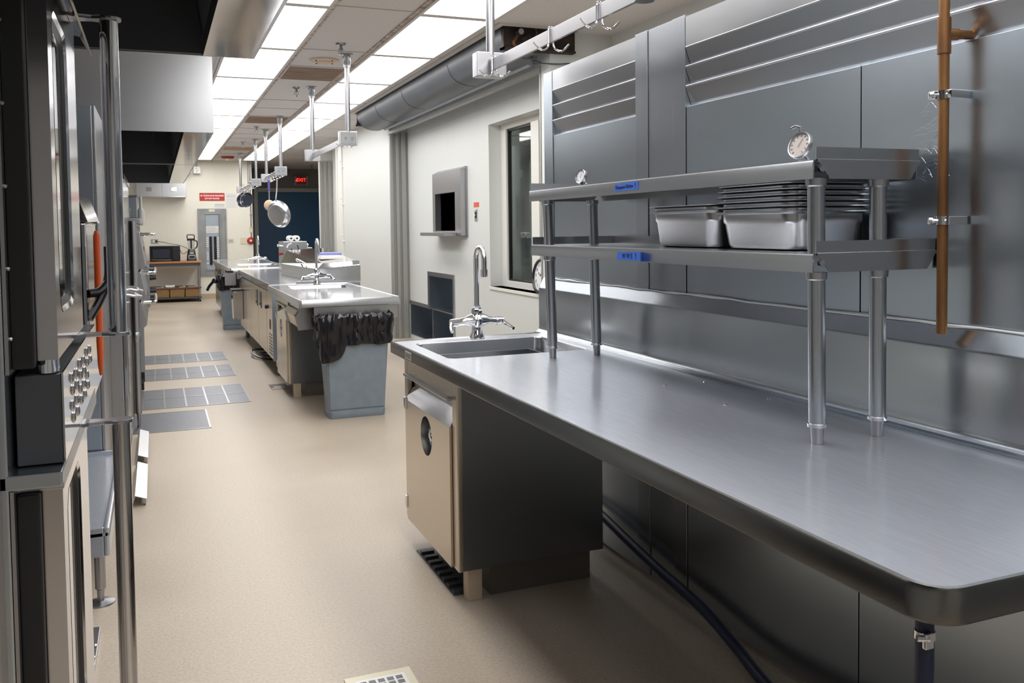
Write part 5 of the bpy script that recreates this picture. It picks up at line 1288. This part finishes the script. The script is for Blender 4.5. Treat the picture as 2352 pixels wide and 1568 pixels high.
# low equipment stand
t = thing('equipment_stand', 'low stainless stand with a raised rim and disc feet, behind the oven handle', 'stand', (-.6, 4.3, 0))
tp = MB().box(-1.05, 3.68, .28, -.195, 5.0, .292).box(-.215, 3.68, .20, -.195, 5.0, .312, .006).box(-1.05, 3.68, .20, -.215, 3.70, .312, .004).box(-1.05, 4.98, .20, -.215, 5.0, .312, .004)
part('tray_top', tp, 'top', t)
part('apron', MB().box(-.214, 3.70, .205, -.200, 4.98, .278), 'steel_dark', t)
for x, y in ((-.235, 3.74), (-.235, 4.93), (-1.0, 3.74), (-1.0, 4.93)):
    l = part('leg', MB().cyl((x, y, .06), (x, y, .20), .020, seg=14).lathe([(.020, .06), (.014, .055), (.012, .0)], (x, y, 0), 14), 'alu', t)
    part('disc_foot', MB().lathe([(.012, .012), (.05, .006), (.052, .0), (0, .0)], (x, y, 0), 20), 'alu', l)
# tall refrigerator
t = thing('tall_refrigerator', 'tall dark steel cabinet side standing behind the low stand', 'refrigerator', (-.65, 5.4, 0))
part('cabinet_body', MB().box(-1.10, 5.02, .06, -.285, 5.78, 2.09, .006), 'steel_dark', t)
part('front_edge', MB().box(-.285, 5.02, .06, -.270, 5.78, 2.09, .004), 'alu', t)
part('toe_kick', MB().box(-1.05, 5.04, 0, -.30, 5.76, .06), 'black', t)
# mirror fronted refrigerator
t = thing('reach_in_refrigerator', 'mirror fronted reach in refrigerator with ring pulls, beside the long hood', 'refrigerator', (-.65, 6.4, 0))
part('cabinet_body', MB().box(-1.10, 5.80, .10, -.20, 6.98, 1.80, .006), 'steel', t)
for a, bq in ((5.81, 6.38), (6.40, 6.97)):
    d = part('door', MB().box(-.199, a, .12, -.172, bq, 1.79, .006), 'polish', t)
    part('ring_pull', MB().tube(curve([(-.175, bq-.30, 1.045), (-.115, bq-.28, 1.03), (-.10, bq-.17, 1.02), (-.12, bq-.06, 1.03), (-.175, bq-.04, 1.045)], 5), .011, 8), 'alu', d)
part('top_cap', MB().prism([(-.20, 1.80), (-.165, 1.79), (-.165, 1.76), (-.172, 1.76), (-.20, 1.785)], 1, 5.80, 6.98), 'polish', t)
part('toe_kick', MB().box(-1.05, 5.85, 0, -.26, 6.9, .10), 'black', t)
for i, (a, bq, lab) in enumerate(((4.99, 5.74, 'bent steel toe guard on the floor, nearer of two'), (5.90, 6.68, 'bent steel toe guard on the floor, farther of two'))):
    t = thing('toe_guard', lab, 'toe guard', (-.13, (a+bq)/2, 0), 'bent steel toe guards on the floor')
    part('sheet', MB().prism([(-.155, 0), (-.152, 0), (-.135, .055), (-.080, .035), (-.080, .038), (-.137, .059), (-.158, .003)], 1, a, bq), 'steel', t)
    part('end_stop', MB().box(-.090, a+.01, 0, -.084, a+.05, .034), 'alu', t)
# deck oven
t = thing('deck_oven', 'stainless deck oven with bar handles and black knobs on tube legs', 'oven', (-.6, 7.95, 0))
part('oven_body', MB().box(-1.10, 7.12, .70, -.13, 8.80, 1.53, .006), 'steel', t)
part('top_cap', MB().box(-1.10, 7.08, 1.50, -.10, 8.82, 1.545, .008), 'alu', t)
for z0, z1 in ((1.16, 1.44), (.93, 1.14), (.72, .91)):
    d = part('door', MB().prism([(-.13, z0), (-.095, z0), (-.075, z0+.02), (-.112, z1), (-.13, z1)], 1, 7.20, 8.72, .003), 'alu', t)
    zb_ = z1-.02
    part('bar_handle', MB().tube(curve([(-.11, 7.45, zb_), (-.03, 7.50, zb_), (-.01, 7.6, zb_), (-.01, 8.3, zb_), (-.03, 8.42, zb_), (-.11, 8.47, zb_)], 5), .012, 10), 'chrome', d)
part('vent_shadow', MB().box(-.131, 7.2, 1.445, -.128, 8.7, 1.49), 'black_metal', t)
cb = part('control_column', MB().box(-.13, 8.74, .75, -.06, 8.80, 1.16, .004), 'alu', t)
for z in (1.10, 1.02, .90, .82): part('knob', MB().cyl((-.06, 8.77, z), (-.005, 8.77, z), .026, .020, 14), 'black', cb)
part('badge', MB().box(-.095, 7.8, 1.25, -.088, 7.95, 1.32), 'redp', t)
for x, y in ((-.15, 7.05), (-.15, 8.74), (-1.02, 7.16), (-1.02, 8.74)):
    if y < 7.1: l = part('leg', MB().cyl((x, y, .10), (x, y, 1.52), .024, seg=16).lathe([(.024, .10), (.014, .095), (.012, 0)], (x, y, 0), 14).lathe([(.027, .63), (.030, .635), (.030, .70), (.027, .705)], (x, y, 0), 16), 'alu', t)
    else:
        l = part('leg', MB().box(x-.03, y-.03, .16, x+.03, y+.03, .70, .004), 'steel_dark', t)
        part('caster', MB().cyl((x-.018, y-.02, .055), (x+.018, y-.02, .055), .055, seg=20).box(x-.025, y-.03, .07, x+.025, y+.02, .16, .004), 'black', l)
part('base_rail', MB().box(-1.05, 7.14, .64, -.135, 8.78, .70, .004), 'alu', t)
t = thing('wooden_box', 'small wooden box with a black lid on top of the deck oven', 'box', (-.25, 7.6, 1.546))
part('box_body', MB().box(-.42, 7.45, 1.546, -.185, 7.75, 1.60, .004), 'brownwood', t); part('lid', MB().box(-.42, 7.45, 1.60, -.18, 7.75, 1.635, .004), 'black', t)
t = thing('grey_metal_bin', 'grey metal container behind the wooden box on the deck oven', 'container', (-.25, 8.3, 1.546))
part('container_body', MB().box(-.42, 8.2, 1.546, -.14, 8.45, 1.74, .006), 'bluegrey', t); part('lid', MB().box(-.42, 8.19, 1.74, -.135, 8.46, 1.755, .003), 'grey_paint', t)
solo('white_bottle', MB().lathe([(0, 1.546), (.03, 1.546), (.03, 1.63), (.012, 1.66), (.012, 1.76), (0, 1.76)], (-.115, 8.62, 0), 16), 'white', 'slim white bottle at the far corner of the deck oven top', 'bottle', (-.115, 8.62, 1.546))
# ================================================================== camera and view
cam = bpy.data.cameras.new('camera'); co = bpy.data.objects.new('camera', cam); C.objects.link(co)
cam.sensor_width = 36; cam.lens = 2030.86/2352*36; cam.shift_y = (609.94-784)/2352; cam.clip_start = .05; cam.clip_end = 100
yaw, pit, rol = math.radians(21.92674), math.radians(2.47544), math.radians(-.70159)
fwd = Vector((math.sin(yaw), math.cos(yaw), 0)); rgt = Vector((math.cos(yaw), -math.sin(yaw), 0)); upv = Vector((0, 0, 1))
f2 = fwd*math.cos(pit)-upv*math.sin(pit); u2 = upv*math.cos(pit)+fwd*math.sin(pit)
r3 = rgt*math.cos(rol)+u2*math.sin(rol); u3 = u2*math.cos(rol)-rgt*math.sin(rol)
mw = Matrix((r3, u3, -f2)).transposed().to_4x4(); mw.translation = (0, 0, 1.44); co.matrix_world = mw
sc.camera = co
w = bpy.data.worlds.new('world'); sc.world = w; w.use_nodes = True
w.node_tree.nodes['Background'].inputs['Color'].default_value = (.5, .5, .5, 1); w.node_tree.nodes['Background'].inputs['Strength'].default_value = .3
sc.view_settings.view_transform = 'Standard'; sc.view_settings.look = 'None'; sc.view_settings.gamma = 1; sc.view_settings.use_curve_mapping = False
sc.view_settings.exposure = -0.08
